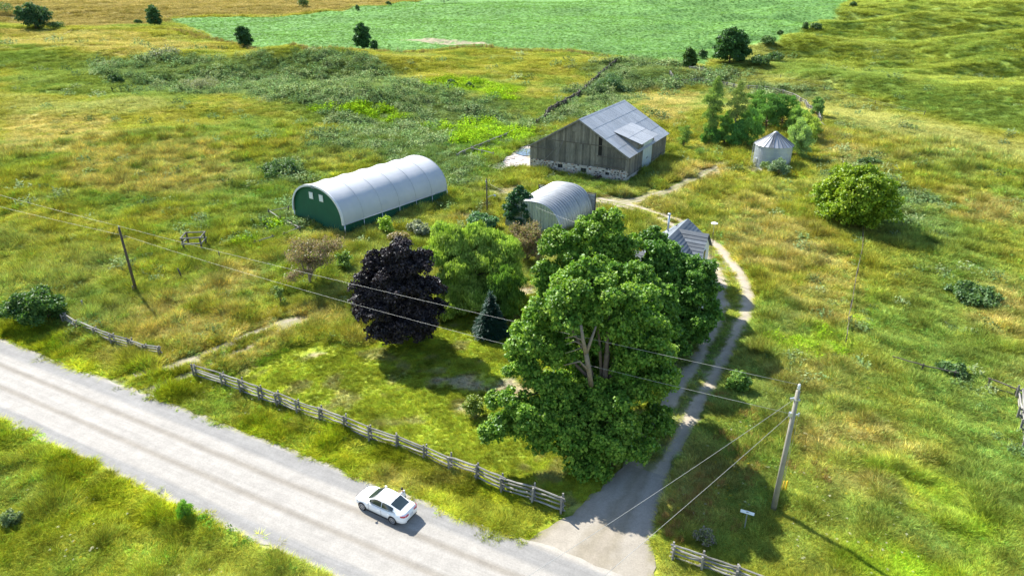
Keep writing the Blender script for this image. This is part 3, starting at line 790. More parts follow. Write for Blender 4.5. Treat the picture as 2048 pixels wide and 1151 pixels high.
    scatter('wildflowers', PROTO['leafy_tuft'], P, np.stack([s * .7, s * .7, s * .4], 1), cc, 'specks of white and yellow wildflowers in the tall grass', 9)
plant_fields()
# tall fringe of rough grass along fences, road edges and buildings
def fringe(name, px, width, dens, hgt, col, label, seed, wd=False, pr='meadow_tuft'):
    r = np.random.default_rng(seed); pts = at_many(px)[:, :2]; X = []; Y = []
    for i in range(len(pts) - 1):
        L = np.hypot(*(pts[i + 1] - pts[i])); n = int(L * dens)
        t = r.uniform(0, 1, n); q = pts[i] + (pts[i + 1] - pts[i]) * t[:, None]
        nv = np.array([-(pts[i + 1] - pts[i])[1], (pts[i + 1] - pts[i])[0]]) / L
        q = q + nv * (r.normal(0, width * .5, n))[:, None]; X.append(q[:, 0]); Y.append(q[:, 1])
    x = np.concatenate(X); y = np.concatenate(Y); k = (fbm(x, y, 2.2, 3, seed) > .40) & (path_dist(x, y) > 1.15) & (drive_dist(x, y) > 1.0); x = x[k]; y = y[k]; n = len(x)
    d = np.hypot(x, y); s = (d / 55.0) ** .5 * r.uniform(.6, 1.1, n)
    c = np.array(col) * (1.0 if col and max(col) > .28 else 1.5) * r.uniform(.6, 1.4, n)[:, None] if col is not None else ground_color(x, y) * r.uniform(.7, 1.3, n)[:, None]
    P = np.stack([x, y, H(x, y) - .02], 1)
    scatter(name, PROTO[pr], P, np.stack([s, s, s * hgt * r.uniform(.5, 1.15, n)], 1), c, label, seed)
fringe('rough_grass', [(395, 752), (460, 778), (780, 900), (1120, 1035)], .9, 7, 1.5, (.15, .17, .045), 'rough uncut grass along the foot of the long rail fence', 101)
fringe('rough_grass', [(130, 655), (320, 720)], .8, 7, 1.6, (.17, .19, .05), 'rough uncut grass along the short rail fence', 102)
fringe('rough_grass', [(262, 735), (335, 712), (410, 688), (490, 648), (590, 620), (690, 600)], 1.0, 10, 1.9, (.34, .31, .05), 'tall golden green grass on the far side of the field lane', 103)
fringe('rough_grass', [(430, 765), (490, 735), (560, 705), (620, 665), (680, 620)], 1.0, 12, 1.3, (.20, .32, .04), 'tall green grass bank on the near side of the field lane', 104)
fringe('rough_grass', [(170, 655), (270, 600), (362, 560), (440, 520), (510, 492), (600, 455)], .9, 7, 1.9, (.15, .15, .06), 'brownish rough grass along the old paddock fence line', 105)
fringe('rough_grass', [(1470, 790), (1500, 900), (1440, 980), (1380, 1040), (1330, 1070)], 2.2, 22, 2.1, (.24, .15, .06), 'russet seed heads of tall grass beside the driveway mouth', 106)
fringe('rough_grass', [(1560, 930), (1620, 950), (1680, 960)], .8, 8, 2.0, (.30, .20, .09), 'tall straw coloured grass behind the utility pole', 107)
fringe('nettle_bank', [(1060, 352), (1120, 368), (1180, 376), (1250, 385)], 1.2, 7, 1.6, (.08, .15, .03), 'dark weeds growing against the barn foundation', 108, pr='leafy_tuft')
fringe('nettle_bank', [(1262, 385), (1300, 355), (1335, 325)], 1.5, 7, 1.5, (.08, .14, .035), 'weeds growing along the side wall of the barn', 109, pr='leafy_tuft')
fringe('nettle_bank', [(700, 490), (760, 478), (830, 455), (905, 425)], 1.6, 6, .75, (.11, .16, .045), 'weeds growing along the side of the fabric hall', 110, pr='leafy_tuft')
fringe('nettle_bank', [(585, 452), (640, 475), (690, 490)], .8, 6, .7, (.08, .17, .03), 'weeds along the gable of the fabric hall', 111, pr='leafy_tuft')
fringe('nettle_bank', [(1240, 128), (1180, 170), (1120, 220), (1060, 262), (1000, 290), (930, 312)], 1.6, 4, 2.0, (.10, .16, .06), 'weeds tangled along the diagonal rail fence', 112, pr='leafy_tuft')
fringe('rough_grass', [(1660, 330), (1700, 440), (1725, 470), (1710, 560), (1692, 690)], .7, 6, 1.4, None, 'rough grass along the wire fence below the round tree', 113)
fringe('nettle_bank', [(1780, 722), (1850, 740), (1930, 755), (2040, 790)], 1.0, 8, 1.8, (.07, .13, .035), 'dark weeds along the lower rail fence', 114, pr='leafy_tuft')
fringe('rough_grass', [(340, 62), (420, 80), (500, 98), (620, 103), (900, 99), (1080, 102), (1230, 117)], 3.0, 2.2, 2.2, (.25, .21, .09), 'dry grass strip along the edge of the crop field', 115)
fringe('nettle_bank', [(360, 1010), (400, 1040), (470, 1075), (540, 1110), (600, 1151)], .6, 9, 1.9, (.10, .22, .03), 'bushy green weeds along the near road edge', 116, pr='leafy_tuft')
fringe('nettle_bank', [(960, 1060), (1060, 1080), (1120, 1076), (1170, 1046)], 1.2, 26, .8, (.30, .37, .03), 'grass where the verge meets the driveway apron', 117)

fringe('rough_grass', [(1100, 1080), (1172, 1050), (1222, 1005), (1250, 975)], .9, 7, .7, (.27, .33, .05), 'ragged grass edge on the lawn side of the driveway mouth', 118)
fringe('rough_grass', [(1300, 1140), (1312, 1080), (1326, 1030), (1345, 985), (1375, 930)], .9, 9, 1.1, (.25, .29, .05), 'ragged grass edge on the pole side of the driveway mouth', 119)
# ================================================================== trees
def lobes_egg(Hc, Rc, z0, n, seed, lr=(.28, .42), squash=1.0, top=.55):
    """lobes on an egg shaped envelope: crown from z0 to z0+Hc, radius Rc"""
    r = np.random.default_rng(seed); out = []
    for i in range(n):
        t = (i + .5) / n; z = t; ang = i * 2.39996 + r.uniform(-.4, .4)
        prof = math.sin(math.pi * min(.97, max(.05, z ** (top)))) ** .62 if z > .04 else .5
        prof = (1 - abs((z - .40) / .62) ** 2.4) ** .5 if abs((z - .40) / .62) < 1 else .05
        rr = Rc * prof; l = Rc * r.uniform(*lr) * (.75 + .35 * prof)
        rad = max(0, rr - l * .75) * r.uniform(.72, 1.18)
        out.append((rad * math.cos(ang), rad * math.sin(ang), z0 + l * .6 + z * (Hc - l * 1.1), l, l * .85 * squash))
    out.append((0, 0, z0 + Hc * .45, Rc * .6, Hc * .36))
    return out
def leaf_cloud(lobes, n, size, col, seed, hang=0.0, mode='leaf', elong=1.5, vary=.3, gap=.42, tipcol=None):
    r = np.random.default_rng(seed); L = np.array(lobes)
    area = L[:, 3] * L[:, 4]; k = r.choice(len(L), n, p=area / area.sum())
    d = r.normal(size=(n, 3)); d /= np.linalg.norm(d, axis=1)[:, None]
    d[:, 2] = np.where(d[:, 2] < -.35, -d[:, 2], d[:, 2])
    lum = vnoise(d[:, 0] * 2.7 + k * 7.1, d[:, 1] * 2.7 + d[:, 2] * 2.2 + k * 3.3, seed)       # sprays on each lobe
    shell = np.where(r.uniform(0, 1, n) < .78, r.uniform(.84, 1.02, n), r.uniform(.35, .85, n)) * (.56 + .80 * lum)
    keep = r.uniform(0, 1, n) < np.clip(.12 + 1.75 * (lum - .12), .1, 1.2)
    c = L[k, :3] + d * shell[:, None] * np.stack([L[k, 3], L[k, 3], L[k, 4]], 1) + r.normal(0, size * .35, (n, 3))
    k = k[keep]; d = d[keep]; c = c[keep]; lum = lum[keep]; n = len(c)
    if mode == 'hang':
        a = np.stack([r.normal(0, .22, n), r.normal(0, .22, n), -np.ones(n)], 1); nn = d + r.normal(0, .4, (n, 3))
    elif mode == 'up':
        a = np.stack([r.normal(0, .3, n), r.normal(0, .3, n), np.ones(n)], 1) + d * .4; nn = d + r.normal(0, .5, (n, 3))
    elif mode == 'out':
        a = d * np.array([1, 1, .3]) + r.normal(0, .25, (n, 3)) + np.array([0, 0, -.15]); nn = np.array([0, 0, 1.0]) + r.normal(0, .3, (n, 3))
    else:
        nn = d * .8 + r.normal(0, .5, (n, 3)) + np.array([0, 0, .55]); a = r.normal(size=(n, 3))
    a /= np.linalg.norm(a, axis=1)[:, None]
    s = np.cross(nn, a); s /= (np.linalg.norm(s, axis=1)[:, None] + 1e-9); nr = np.cross(a, s)
    ln = size * r.uniform(.6, 1.35, n)[:, None]; w = ln / elong
    V = np.concatenate([c - a * ln * .5, c + s * w * .5 + nr * w * .15, c + a * ln * .5, c - s * w * .5 + nr * w * .15]); i = np.arange(n)
    F = np.concatenate([np.stack([i, i + n, i + 2 * n], 1), np.stack([i, i + 2 * n, i + 3 * n], 1)])
    C = np.array(col)[None, :] * r.uniform(1 - vary, 1 + vary, n)[:, None]
    tc = np.array(tipcol if tipcol is not None else np.array(col) * np.array([1.7, 1.3, 1.0]))
    w_ = (sstep(.45, .75, lum) * r.uniform(0, 1, n) * .8)[:, None]; C = C * (1 - w_) + tc * r.uniform(.8, 1.2, n)[:, None] * w_
    lobj = r.uniform(.86, 1.14, len(L))[k]; C = C * lobj[:, None]
    return V, F, np.concatenate([C] * 4)
def limbs(mb, lobes, h0, r0, base=(0, 0, 0), frac=.5, sides=7, nmax=16):
    """trunk with limbs reaching into the lobes"""
    b = Vector(base); top = Vector((0, 0, h0)); 
    zmax = max(l[2] for l in lobes)
    mb.tube([b + Vector((0, 0, -.25)), b.lerp(top, .12) + Vector((.02, 0, 0)), b.lerp(top, .5) + Vector((r0 * .3, 0, 0)), top, Vector((0, .1, zmax * .85))],
            [r0 * 1.6, r0 * 1.05, r0 * .85, r0 * .68, r0 * .12], sides + 2)
    for i, l in enumerate(lobes[:nmax]):
        e = Vector(l[:3]); st = Vector((0, 0, min(h0 + (zmax - h0) * .5 * (i / max(1, nmax)), e.z * .8 + .1)))
        m = st.lerp(e, .5) + Vector((0, 0, (e - st).length * .08))
        mb.tube([st, m, e], [r0 * .38, r0 * .24, r0 * .07], sides)
def tree(name, label, cat, pos, lobes, n, size, col, seed, trunk_h=2.0, trunk_r=.25, mode='leaf', elong=1.5, vary=.3, m=None, bark=None, group=None, rz=0, tipcol=None, trunk=True):
    root = empty(name, pos, rz, label, cat, group)
    V, F, C = leaf_cloud(lobes, n, size, col, seed, mode=mode, elong=elong, vary=vary, tipcol=tipcol)
    me = np_mesh('crown', V, F); col_attr(me, 'col', C); link('crown', me, m or LEAF, root)
    if trunk:
        mb = MB(); limbs(mb, lobes, trunk_h, trunk_r); mb.build('trunk', bark or BARK, root, True)
    return root
MAPLE = (.105, .225, .028); MAPLE_TIP = (.36, .50, .065)
# --- crowns given by their boughs
def img_pos(u, v, Y):
    """the place at distance Y whose image is (u, v)"""
    y = (v - 575.5) / FPX; dy = math.cos(PITCH) - y * math.sin(PITCH); dz = -math.sin(PITCH) - y * math.cos(PITCH)
    t = Y / dy; return Vector(((u - 1024) / FPX * t, Y, CAM_H + dz * t)), t
def boughs(base, L, zs=.9):
    out = []
    for u, v, rp, Y in L:
        p, t = img_pos(u, v, Y); rr = rp * t / FPX; out.append((p.x - base.x, p.y - base.y, p.z - base.z, rr, rr * zs))
    return out
def refine(lobes, seed, k=9, f=.44):
    """every bough carries smaller leaf masses"""
    r = np.random.default_rng(seed); out = []
    for (x, y, z, a, b_) in lobes:
        out.append((x, y, z, a * .66, b_ * .66))
        for i in range(k):
            d = r.normal(size=3); d[2] = d[2] * .8 + .12; d /= np.linalg.norm(d); q = f * r.uniform(.5, 1.2)
            zz = z + d[2] * b_ * .82
            out.append((x + d[0] * a * .85, y + d[1] * a * .85, max(zz, a * q * .6 + .3), a * q, b_ * q * .85))
    return out
def big_tree(name, label, base, L, n, size, col, tip, seed, th, trr, elong=1.15, mode='leaf', m=None, cat='tree', vary=.34, k=11, f=.42):
    lob = boughs(base, L); root = empty(name, base, 0, label, cat)
    V, F, C = leaf_cloud(refine(lob, seed, k, f), n, size, col, seed, mode=mode, elong=elong, vary=vary, tipcol=tip)
    me = np_mesh('crown', V, F); col_attr(me, 'col', C); link('crown', me, m or LEAF, root)
    mb = MB(); limbs(mb, lob, th, trr); mb.build('trunk', BARK, root, True); return root
b0 = Vector((7.3, 45.6, 0))
L = [(1190, 592, 70, 46.5), (1118, 612, 58, 46), (1262, 610, 58, 47.5), (1182, 548, 44, 47.5), (1062, 668, 52, 46), (1112, 690, 50, 46), (1225, 655, 58, 47), (1290, 690, 58, 47), (1278, 770, 66, 46),
     (1312, 850, 44, 45.5), (1225, 800, 60, 44.5), (1105, 775, 52, 44.5), (1062, 828, 52, 43), (1008, 848, 38, 42.6), (984, 868, 22, 42.4), (1008, 800, 32, 43.2), (1112, 866, 54, 42.2), (1150, 902, 42, 41.6),
     (1182, 932, 36, 41.4), (1242, 868, 52, 42.6), (1205, 884, 46, 41.6), (1282, 893, 30, 42.6), (1052, 742, 38, 45), (1168, 828, 54, 43.4), (1190, 700, 80, 50), (1150, 620, 70, 49.5), (1250, 720, 80, 50), (1160, 770, 50, 47), (1200, 760, 50, 47), (1035, 700, 24, 45.6)]
tr = big_tree('maple_tree', 'largest maple with a bare forked stem showing, its low boughs reaching over the front lawn', b0, L, 290000, .235, MAPLE, MAPLE_TIP, 21, 3.2, .48)
BS = simple('dead_stem_bark', (.20, .165, .12), .9, vscale=4, bumps=.3); mb = MB(); Y0 = 43.3
def tw(pts, rad): mb.tube([img_pos(u, v, Y0 + o)[0] - b0 for u, v, o in pts], rad, 7)
tw([(1182, 770, .9), (1178, 742, .2), (1172, 705, 0)], [.21, .19, .175]); tw([(1172, 707, 0), (1166, 680, -.1), (1162, 650, .1)], [.165, .13, .10])
tw([(1172, 707, 0), (1180, 685, .1), (1192, 652, .6)], [.15, .12, .07]); tw([(1166, 690, -.1), (1150, 682, -.2), (1132, 688, -.1)], [.06, .04, .02]); tw([(1165, 680, -.1), (1148, 672, -.2), (1130, 676, 0)], [.06, .04, .02])
tw([(1178, 742, .1), (1160, 722, -.3), (1128, 730, -.2)], [.08, .06, .03]); tw([(1164, 694, -.1), (1150, 700, -.3), (1130, 706, -.3)], [.045, .03, .015])
mb.build('bare_stem', BS, tr, True)
b1 = Vector((7.0, 65.5, 0))
big_tree('maple_tree', 'tall rounded maple whose top reaches up in front of the ribbed steel shed', b1, [(1215, 446, 30, 65.5), (1172, 470, 42, 65), (1236, 492, 42, 65.5), (1125, 498, 42, 64.5), (1105, 548, 36, 63.5), (1180, 530, 54, 64), (1232, 552, 50, 63.5), (1140, 575, 40, 62.5), (1095, 592, 26, 62.5), (1190, 600, 60, 62), (1200, 500, 60, 68)], 120000, .25, MAPLE, MAPLE_TIP, 31, 2.6, .38)
b2 = Vector((17.0, 62.4, 0))
big_tree('maple_tree', 'dark maple against the driveway bend in front of the house', b2, [(1302, 478, 28, 66.5), (1312, 512, 40, 65), (1352, 528, 40, 64), (1388, 550, 38, 63), (1404, 596, 38, 61.5), (1350, 590, 54, 62), (1418, 630, 26, 60.5), (1376, 644, 42, 60), (1325, 640, 50, 60), (1340, 560, 60, 65), (1400, 665, 22, 59.5), (1345, 685, 34, 58.5)], 110000, .25, (.070, .170, .026), (.21, .36, .05), 32, 2.4, .36)
b3 = Vector((12.6, 56.4, 0))
big_tree('maple_tree', 'maple just behind the largest one, on its driveway side', b3, [(1262, 548, 40, 58.5), (1300, 585, 42, 57.5), (1330, 610, 30, 56.5), (1262, 605, 44, 57), (1316, 650, 38, 55.5), (1300, 700, 36, 54.5), (1270, 660, 50, 56)], 80000, .25, (.085, .195, .027), (.28, .43, .055), 33, 2.4, .34)
b4 = Vector((-11.6, 61.6, 0))
big_tree('purple_maple_tree', 'nearly black purple leaved maple on the front lawn', b4, [(800, 512, 32, 62), (764, 528, 32, 61.5), (838, 532, 34, 62), (742, 572, 34, 61), (852, 580, 34, 61.5), (800, 570, 56, 61), (728, 622, 20, 60.5), (868, 618, 24, 60.8), (768, 630, 44, 60), (836, 636, 42, 60.2), (752, 664, 22, 59.4), (800, 668, 28, 59), (848, 664, 24, 59.6), (800, 600, 70, 63.5)],
         130000, .235, (.021, .017, .017), (.090, .070, .072), 42, 2.0, .32, m=LEAF_SHINY, elong=1.2, vary=.45)
b5 = Vector((-4.2, 70.4, 0))
big_tree('willow_tree', 'pale green weeping willow between the purple maple and the green maples', b5, [(905, 482, 36, 72), (955, 474, 30, 72.5), (1000, 500, 34, 71.5), (872, 516, 26, 71), (935, 530, 54, 70.5), (1000, 555, 38, 70), (958, 592, 40, 68.5), (890, 570, 36, 69), (1026, 538, 20, 70.5), (1016, 598, 24, 68.5), (905, 612, 28, 67.6), (940, 520, 60, 74)],
         190000, .36, (.23, .35, .055), (.50, .60, .15), 53, 2.4, .34, mode='hang', elong=3.2, k=10, f=.55)
tree('willow_tree', 'narrow drooping willow standing close to the dark spruce', 'tree', Vector((-.9, 66.6, 0)), refine(lobes_egg(5.6, 2.1, .6, 12, 54, (.3, .4), 1.1), 3, 6), 26000, .36, (.10, .20, .035), 55, 1.6, .18, mode='hang', elong=3.6, tipcol=(.20, .33, .06))
# --- spruce
sp = []
for i in range(15):
    t = i / 14; rr = 1.75 * (1 - t) + .12
    for k in range(max(3, int(9 * (1 - t)))):
        a = k * 6.283 / max(3, int(9 * (1 - t))) + i; sp.append((rr * .62 * math.cos(a), rr * .62 * math.sin(a), .4 + 4.4 * t, rr * .42, .20))
tree('spruce_tree', 'small dark blue green spruce on the shaded lawn below the willow', 'tree', Vector((-2.2, 63.2, 0)), sp, 22000, .34, (.022, .06, .042), 61, 1.0, .12, mode='out', elong=4, tipcol=(.04, .10, .06))  # needle colour darkened to stand in for the willow's shade
# --- dead brown trees
def twiggy(name, label, pos, Hh, Rr, seed, group=None):
    root = empty(name, pos, 0, label, 'tree', group); r = random.Random(seed); mb = MB(); tips = []
    def br(p, d, L, rad, lvl):
        e = p + d * L; m_ = p.lerp(e, .5) + Vector((r.uniform(-1, 1), r.uniform(-1, 1), r.uniform(-.3, .5))) * L * .1
        mb.tube([p, m_, e], [rad, rad * .8, rad * .55], 5 if lvl < 2 else 3, False); tips.append((e, lvl)); tips.append((m_, lvl))
        if lvl < 5:
            for _ in range(3 if lvl > 0 else 6):
                nd = (d * .8 + Vector((r.uniform(-1, 1), r.uniform(-1, 1), r.uniform(-.35, .75))) * .9).normalized()
                br(e if r.random() < .6 else m_, nd, L * r.uniform(.62, .82), rad * .55, lvl + 1)
    br(Vector((0, 0, -.2)), Vector((.05, 0, 1)), 1.5, .22, 0)
    zs = max(t[0].z for t in tips); xs_ = max(math.hypot(t[0].x, t[0].y) for t in tips)
    fz, fx = Hh / zs, Rr / xs_
    mb.v = [(x * (fx if z > 1 else 1), y * (fx if z > 1 else 1), z * fz) for x, y, z in mb.v]
    mb.build('trunk', simple('twig_bark', (.24, .185, .14), .9, var=.2), root)
    T = np.array([(t[0].x * fx, t[0].y * fx, t[0].z * fz) for t in tips if t[1] >= 3]); rg = np.random.default_rng(seed)
    n = 12000; c = T[rg.integers(0, len(T), n)] + rg.normal(0, .22, (n, 3)); a = rg.normal(size=(n, 3)); a /= np.linalg.norm(a, axis=1)[:, None]
    s = np.cross(a, rg.normal(size=(n, 3))); s /= np.linalg.norm(s, axis=1)[:, None]; l = rg.uniform(.07, .2, n)[:, None]
    V = np.concatenate([c - a * l, c + s * l * .35, c + a * l, c - s * l * .35]); i = np.arange(n)
    me = np_mesh('crown', V, np.stack([i, i + n, i + 2 * n, i + 3 * n], 1))
    C = np.where(rg.uniform(0, 1, (n, 1)) < .75, np.array([[.29, .215, .135]]), np.array([[.21, .24, .08]])) * rg.uniform(.7, 1.3, (n, 1))
    col_attr(me, 'col', np.concatenate([C] * 4)); link('crown', me, LEAF, root); return root
twiggy('withered_apple_tree', 'brown withered apple tree with bare twigs in the open paddock', at(620, 572), 6.0, 5.0, 5)
twiggy('withered_apple_tree', 'brown withered apple tree beside the ribbed steel shed behind the willow', Vector((1.9, 82.3, 0)), 5.6, 3.0, 9)
# --- darker shrubs and small trees near the yard
def blob(name, label, u, v, vtop, wpx, n, col, seed, cat='shrub', size=.28, squash=1.0, tip=None, mode='leaf', elong=1.4, lobn=12, z0=.1, group=None, trunk=True, pos=None, tr=None):
    col = tuple(q_ * 1.5 for q_ in col); tip = tuple(q_ * 1.35 for q_ in tip) if tip else None
    p = pos or at(u, v); hh = max(.5, height_over(p, vtop)); dep = p.y * math.cos(PITCH) + (CAM_H - p.z - hh / 2) * math.sin(PITCH)
    rr = wpx * .5 * dep / FPX
    lbs = lobes_egg(hh - z0, rr * .94, z0, lobn, seed, (.30, .46), squash); lbs = refine(lbs, seed, 5, .5) if n >= 3000 else lbs
    return tree(name, label, cat, p, lbs, int(n * 1.3), size, col, seed, hh * .28, max(.05, min(.4, hh * .03)), tipcol=tip, mode=mode, elong=elong, group=group, trunk=trunk)
blob('round_dark_tree', 'dark rounded broadleaf tree against the left end of the ribbed steel shed', 1040, 455, 376, 66, 26000, (.028, .075, .028), 71, 'tree', .24, lobn=20, tip=(.05, .12, .05))
blob('lilac_bush', 'grey green bush in the gap between the willow and the dark rounded tree', 965, 462, 430, 70, 12000, (.06, .13, .05), 72, tip=(.11, .2, .09))
blob('sapling', 'yellow green sapling in front of the side wall of the fabric hall', 773, 470, 432, 38, 1600, (.20, .30, .03), 73, 'tree', .26, lobn=6, tip=(.3, .38, .05))
blob('sapling', 'thin sapling with pale leaves standing in the paddock grass left of the withered tree', 562, 607, 570, 22, 500, (.12, .18, .05), 74, 'tree', .2, lobn=5)
blob('sapling', 'small green sapling between the withered tree and the purple maple', 690, 542, 502, 34, 1500, (.12, .2, .05), 75, 'tree', .24, lobn=6)
blob('garden_shrub', 'silvery flowering shrub at the garden edge behind the purple maple', 838, 470, 446, 50, 3000, (.16, .18, .12), 76, lobn=8, tip=(.3, .3, .22))
blob('garden_shrub', 'brown and white seeding shrub by the purple maple top', 800, 486, 468, 44, 2400, (.17, .15, .08), 77, lobn=8)
blob('round_tree', 'big yellow green round tree standing alone on the right slope', 1700, 452, 334, 150, 60000, (.115, .185, .014), 78, 'tree', .34, lobn=40, tip=(.28, .33, .02), elong=1.2)
blob('roadside_bush', 'dense dark bush at the left end of the short rail fence', 78, 645, 585, 112, 24000, (.042, .095, .022), 79, lobn=14, tip=(.12, .17, .03))
blob('roadside_bush', 'low bush at the far left beside the dense dark one', 22, 628, 605, 30, 2500, (.07, .14, .03), 80, lobn=7)
blob('weed_shrub', 'grey green shrub on the near verge at the left edge', 25, 1050, 1024, 40, 2500, (.12, .17, .07), 81, size=.13, lobn=8)
blob('weed_shrub', 'bright green bush growing on the near edge of the gravel road', 372, 1035, 1004, 34, 2600, (.10, .22, .03), 82, size=.14, lobn=8, mode='up', elong=3)
blob('garden_shrub', 'leafy clump at the edge of the worn lawn path left of the big maple', 948, 830, 792, 50, 3200, (.12, .17, .03), 83, size=.16, lobn=8)
blob('ditch_shrub', 'dark green shrub beside the driveway below the house', 1474, 782, 748, 42, 4500, (.09, .17, .035), 84, lobn=9)
blob('purple_aster_clump', 'muted clump of purple flowers behind the end of the lower right rail fence', 1410, 1085, 1064, 46, 1600, (.14, .17, .05), 85, 'plant', .12, lobn=7, trunk=False, tip=(.24, .16, .26))
# poplars and thicket by the bin
def poplar(u, v, vtop, wpx, n, label, seed, sparse=False, col=(.17, .27, .07)):
    p = at(u, v); hh = height_over(p, vtop); rr = wpx * .5 * (p.y * .906 + 12) / FPX; r = random.Random(seed); lb = []
    for i in range(22):
        t = i / 21
        if sparse and t < .45: continue
        w = rr * (.62 + .5 * math.sin(math.pi * min(1, t)) + (.25 if .6 < t < .9 else 0)) * r.uniform(.8, 1.1)
        a = r.uniform(0, 6.28); lb.append((w * .5 * math.cos(a), w * .5 * math.sin(a), .8 + t * (hh - 1.6), w * .72, hh * .062))
    root = tree('poplar_tree', label, 'tree', p, lb, n, .23, col, seed, hh * .4, .2, mode='up', elong=2, tipcol=(.38, .48, .13), bark=BARK_PALE if sparse else None)
    return root
poplar(1417, 292, 155, 27, 28000, 'tallest narrow poplar, fully leaved, at the left of the thicket by the steel bin', 91)
poplar(1464, 296, 163, 29, 11000, 'thin poplar with bare pale lower stems and a leafy top', 92, True, (.16, .22, .07))
poplar(1366, 297, 246, 22, 5200, 'short young poplar standing alone right of the barn', 93)
poplar(1398, 318, 290, 18, 900, 'very small poplar sapling between the barn and the thicket', 94)
TH = [(1447, 292, 222, 36), (1492, 298, 215, 64), (1530, 262, 186, 70), (1562, 258, 190, 66), (1510, 236, 182, 46), (1590, 268, 215, 50), (1612, 285, 232, 52), (1590, 322, 240, 62), (1632, 232, 196, 26), (1420, 292, 252, 36), (1472, 300, 240, 40)]
TL = ['bushy tree between the two tall poplars', 'bushy tree at the foot of the bare stemmed poplar, right side', 'dark bushy tree behind the steel bin, left of centre', 'dark bushy tree behind the steel bin, directly above its roof', 'slim bushy tree at the top of the thicket', 'light green bushy tree at the upper right of the thicket', 'yellowish bushy tree next to the hill fence', 'silver green bushy tree touching the right side of the steel bin', 'small pointed tree growing in the hill fence line', 'low leafy tree at the foot of the tallest poplar', 'low leafy tree below the bare stemmed poplar']
TC = [(.085, .15, .035), (.075, .14, .03), (.05, .10, .025), (.045, .095, .022), (.07, .125, .03), (.11, .17, .04), (.14, .18, .035), (.13, .18, .06), (.08, .13, .04), (.05, .11, .025), (.045, .105, .025)]
for i, (q, lb_, c_) in enumerate(zip(TH, TL, TC)):
    c_ = tuple(x * 1.45 for x in c_)
    blob('thicket_tree', lb_, q[0], q[1], q[2], q[3], 12000, c_, 120 + i, 'tree', .34, lobn=12, tip=tuple(x * 1.9 for x in c_), mode='up', elong=2.2)
blob('bin_side_shrub', 'leafy shrub growing against the front of the steel bin', 1556, 352, 318, 52, 4200, (.10, .16, .07), 140, lobn=9, tip=(.25, .3, .2), size=.22)
blob('bin_side_shrub', 'small shrub at the lower left of the steel bin', 1530, 342, 322, 24, 1200, (.11, .17, .06), 141, lobn=6, size=.2)
blob('hillside_bush', 'blue green elder bush at the upper end of the diagonal rail fence', 1222, 180, 150, 60, 6000, (.06, .12, .05), 142, lobn=10, size=.3)
blob('hillside_bush', 'blue green bush behind the barn ridge', 1195, 190, 168, 44, 3500, (.08, .13, .06), 143, lobn=8, size=.3)
# far trees: u, v base, v top, width px, label, colour
FT = [(1458, 127, 57, 72, 'largest dark tree at the right end of the crop field', (.035, .080, .022), 26000),
      (1377, 136, 98, 26, 'small dark tree by the gate beside the crop field', (.045, .085, .02), 4000),
      (725, 98, 48, 40, 'rounded tree in the crop field margin, right of centre of its fence', (.035, .08, .025), 9000),
      (749, 101, 82, 14, 'small bush tree touching the rounded crop margin tree', (.03, .07, .02), 1500),
      (490, 94, 52, 34, 'dark tree on the fence line at the left part of the crop field', (.035, .075, .025), 7000),
      (310, 53, 11, 34, 'tree at the far left corner of the crop field', (.035, .075, .025), 6000),
      (72, 58, 5, 64, 'largest far tree at the upper left on the tan field', (.035, .075, .030), 12000),
      (607, 15, -4, 22, 'small lone tree in the tan field near the top edge', (.05, .09, .03), 1500),
      (888, 8, -30, 60, 'big tree at the top edge behind the crop field', (.03, .07, .025), 5000)]
for i, q in enumerate(FT):
    blob('far_tree', q[4], q[0], q[1], q[2], q[3], q[6], q[5], 150 + i, 'tree', .75, lobn=16, tip=tuple(x * 2.0 for x in q[5]))
FB = [(112, 60, 44, 36, 'low bush right of the largest far tree'), (278, 50, 40, 14, 'low round bush left of the field corner tree'), (12, 28, 6, 44, 'dark tree clump at the upper left picture edge'),
      (1610, 60, 45, 12, 'narrow shrub on the right edge of the crop field'), (1631, 60, 47, 22, 'round shrub next to the narrow one by the crop field'), (1534, 90, 74, 34, 'shrub right of the largest field edge tree'),
      (1548, 124, 106, 38, 'green bush in the dip below the field edge tree'), (1518, 132, 114, 40, 'grey green bush left of the bush in the dip'), (1706, 15, 4, 16, 'bush at the top right corner of the crop field'),
      (715, 22, 10, 10, 'tiny dark bush on the top margin of the crop field'), (778, 11, 3, 12, 'tiny bush at the top margin of the crop field, right of the other'),
      (1405, 118, 100, 20, 'low scrub between the two dark field edge trees'), (1560, 70, 62, 12, 'tiny scrub bush on the right crop margin'), (402, 180, 160, 80, 'wide mound of pale dry weeds in the left meadow'),
      (560, 352, 330, 84, 'low grey green bush mound left of the fabric hall'), (235, 165, 148, 34, 'dark low bush in the far left meadow'), (330, 115, 103, 60, 'pale grey green weed mound in the left far meadow'),
      (1905, 748, 736, 50, 'dark low scrub in the right hollow'), (1950, 604, 588, 100, 'wide dark green scrub mound on the right slope'), (1740, 335, 318, 40, 'small scrub above the round tree'), (905, 172, 160, 22, 'small grey bush in the middle meadow'), (940, 178, 165, 18, 'small grey bush right of its twin in the middle meadow')]
for i, q in enumerate(FB):
    far = q[1] < 140; pale_ = 'pale' in q[4]
    blob('scrub_bush', q[4], q[0], q[1], q[2], q[3], 1500 if far else 5000, (.17, .18, .10) if pale_ else (.055, .105, .035), 180 + i, 'bush', .6 if far else .3, lobn=8, tip=(.26, .27, .17) if pale_ else None, trunk=not pale_)
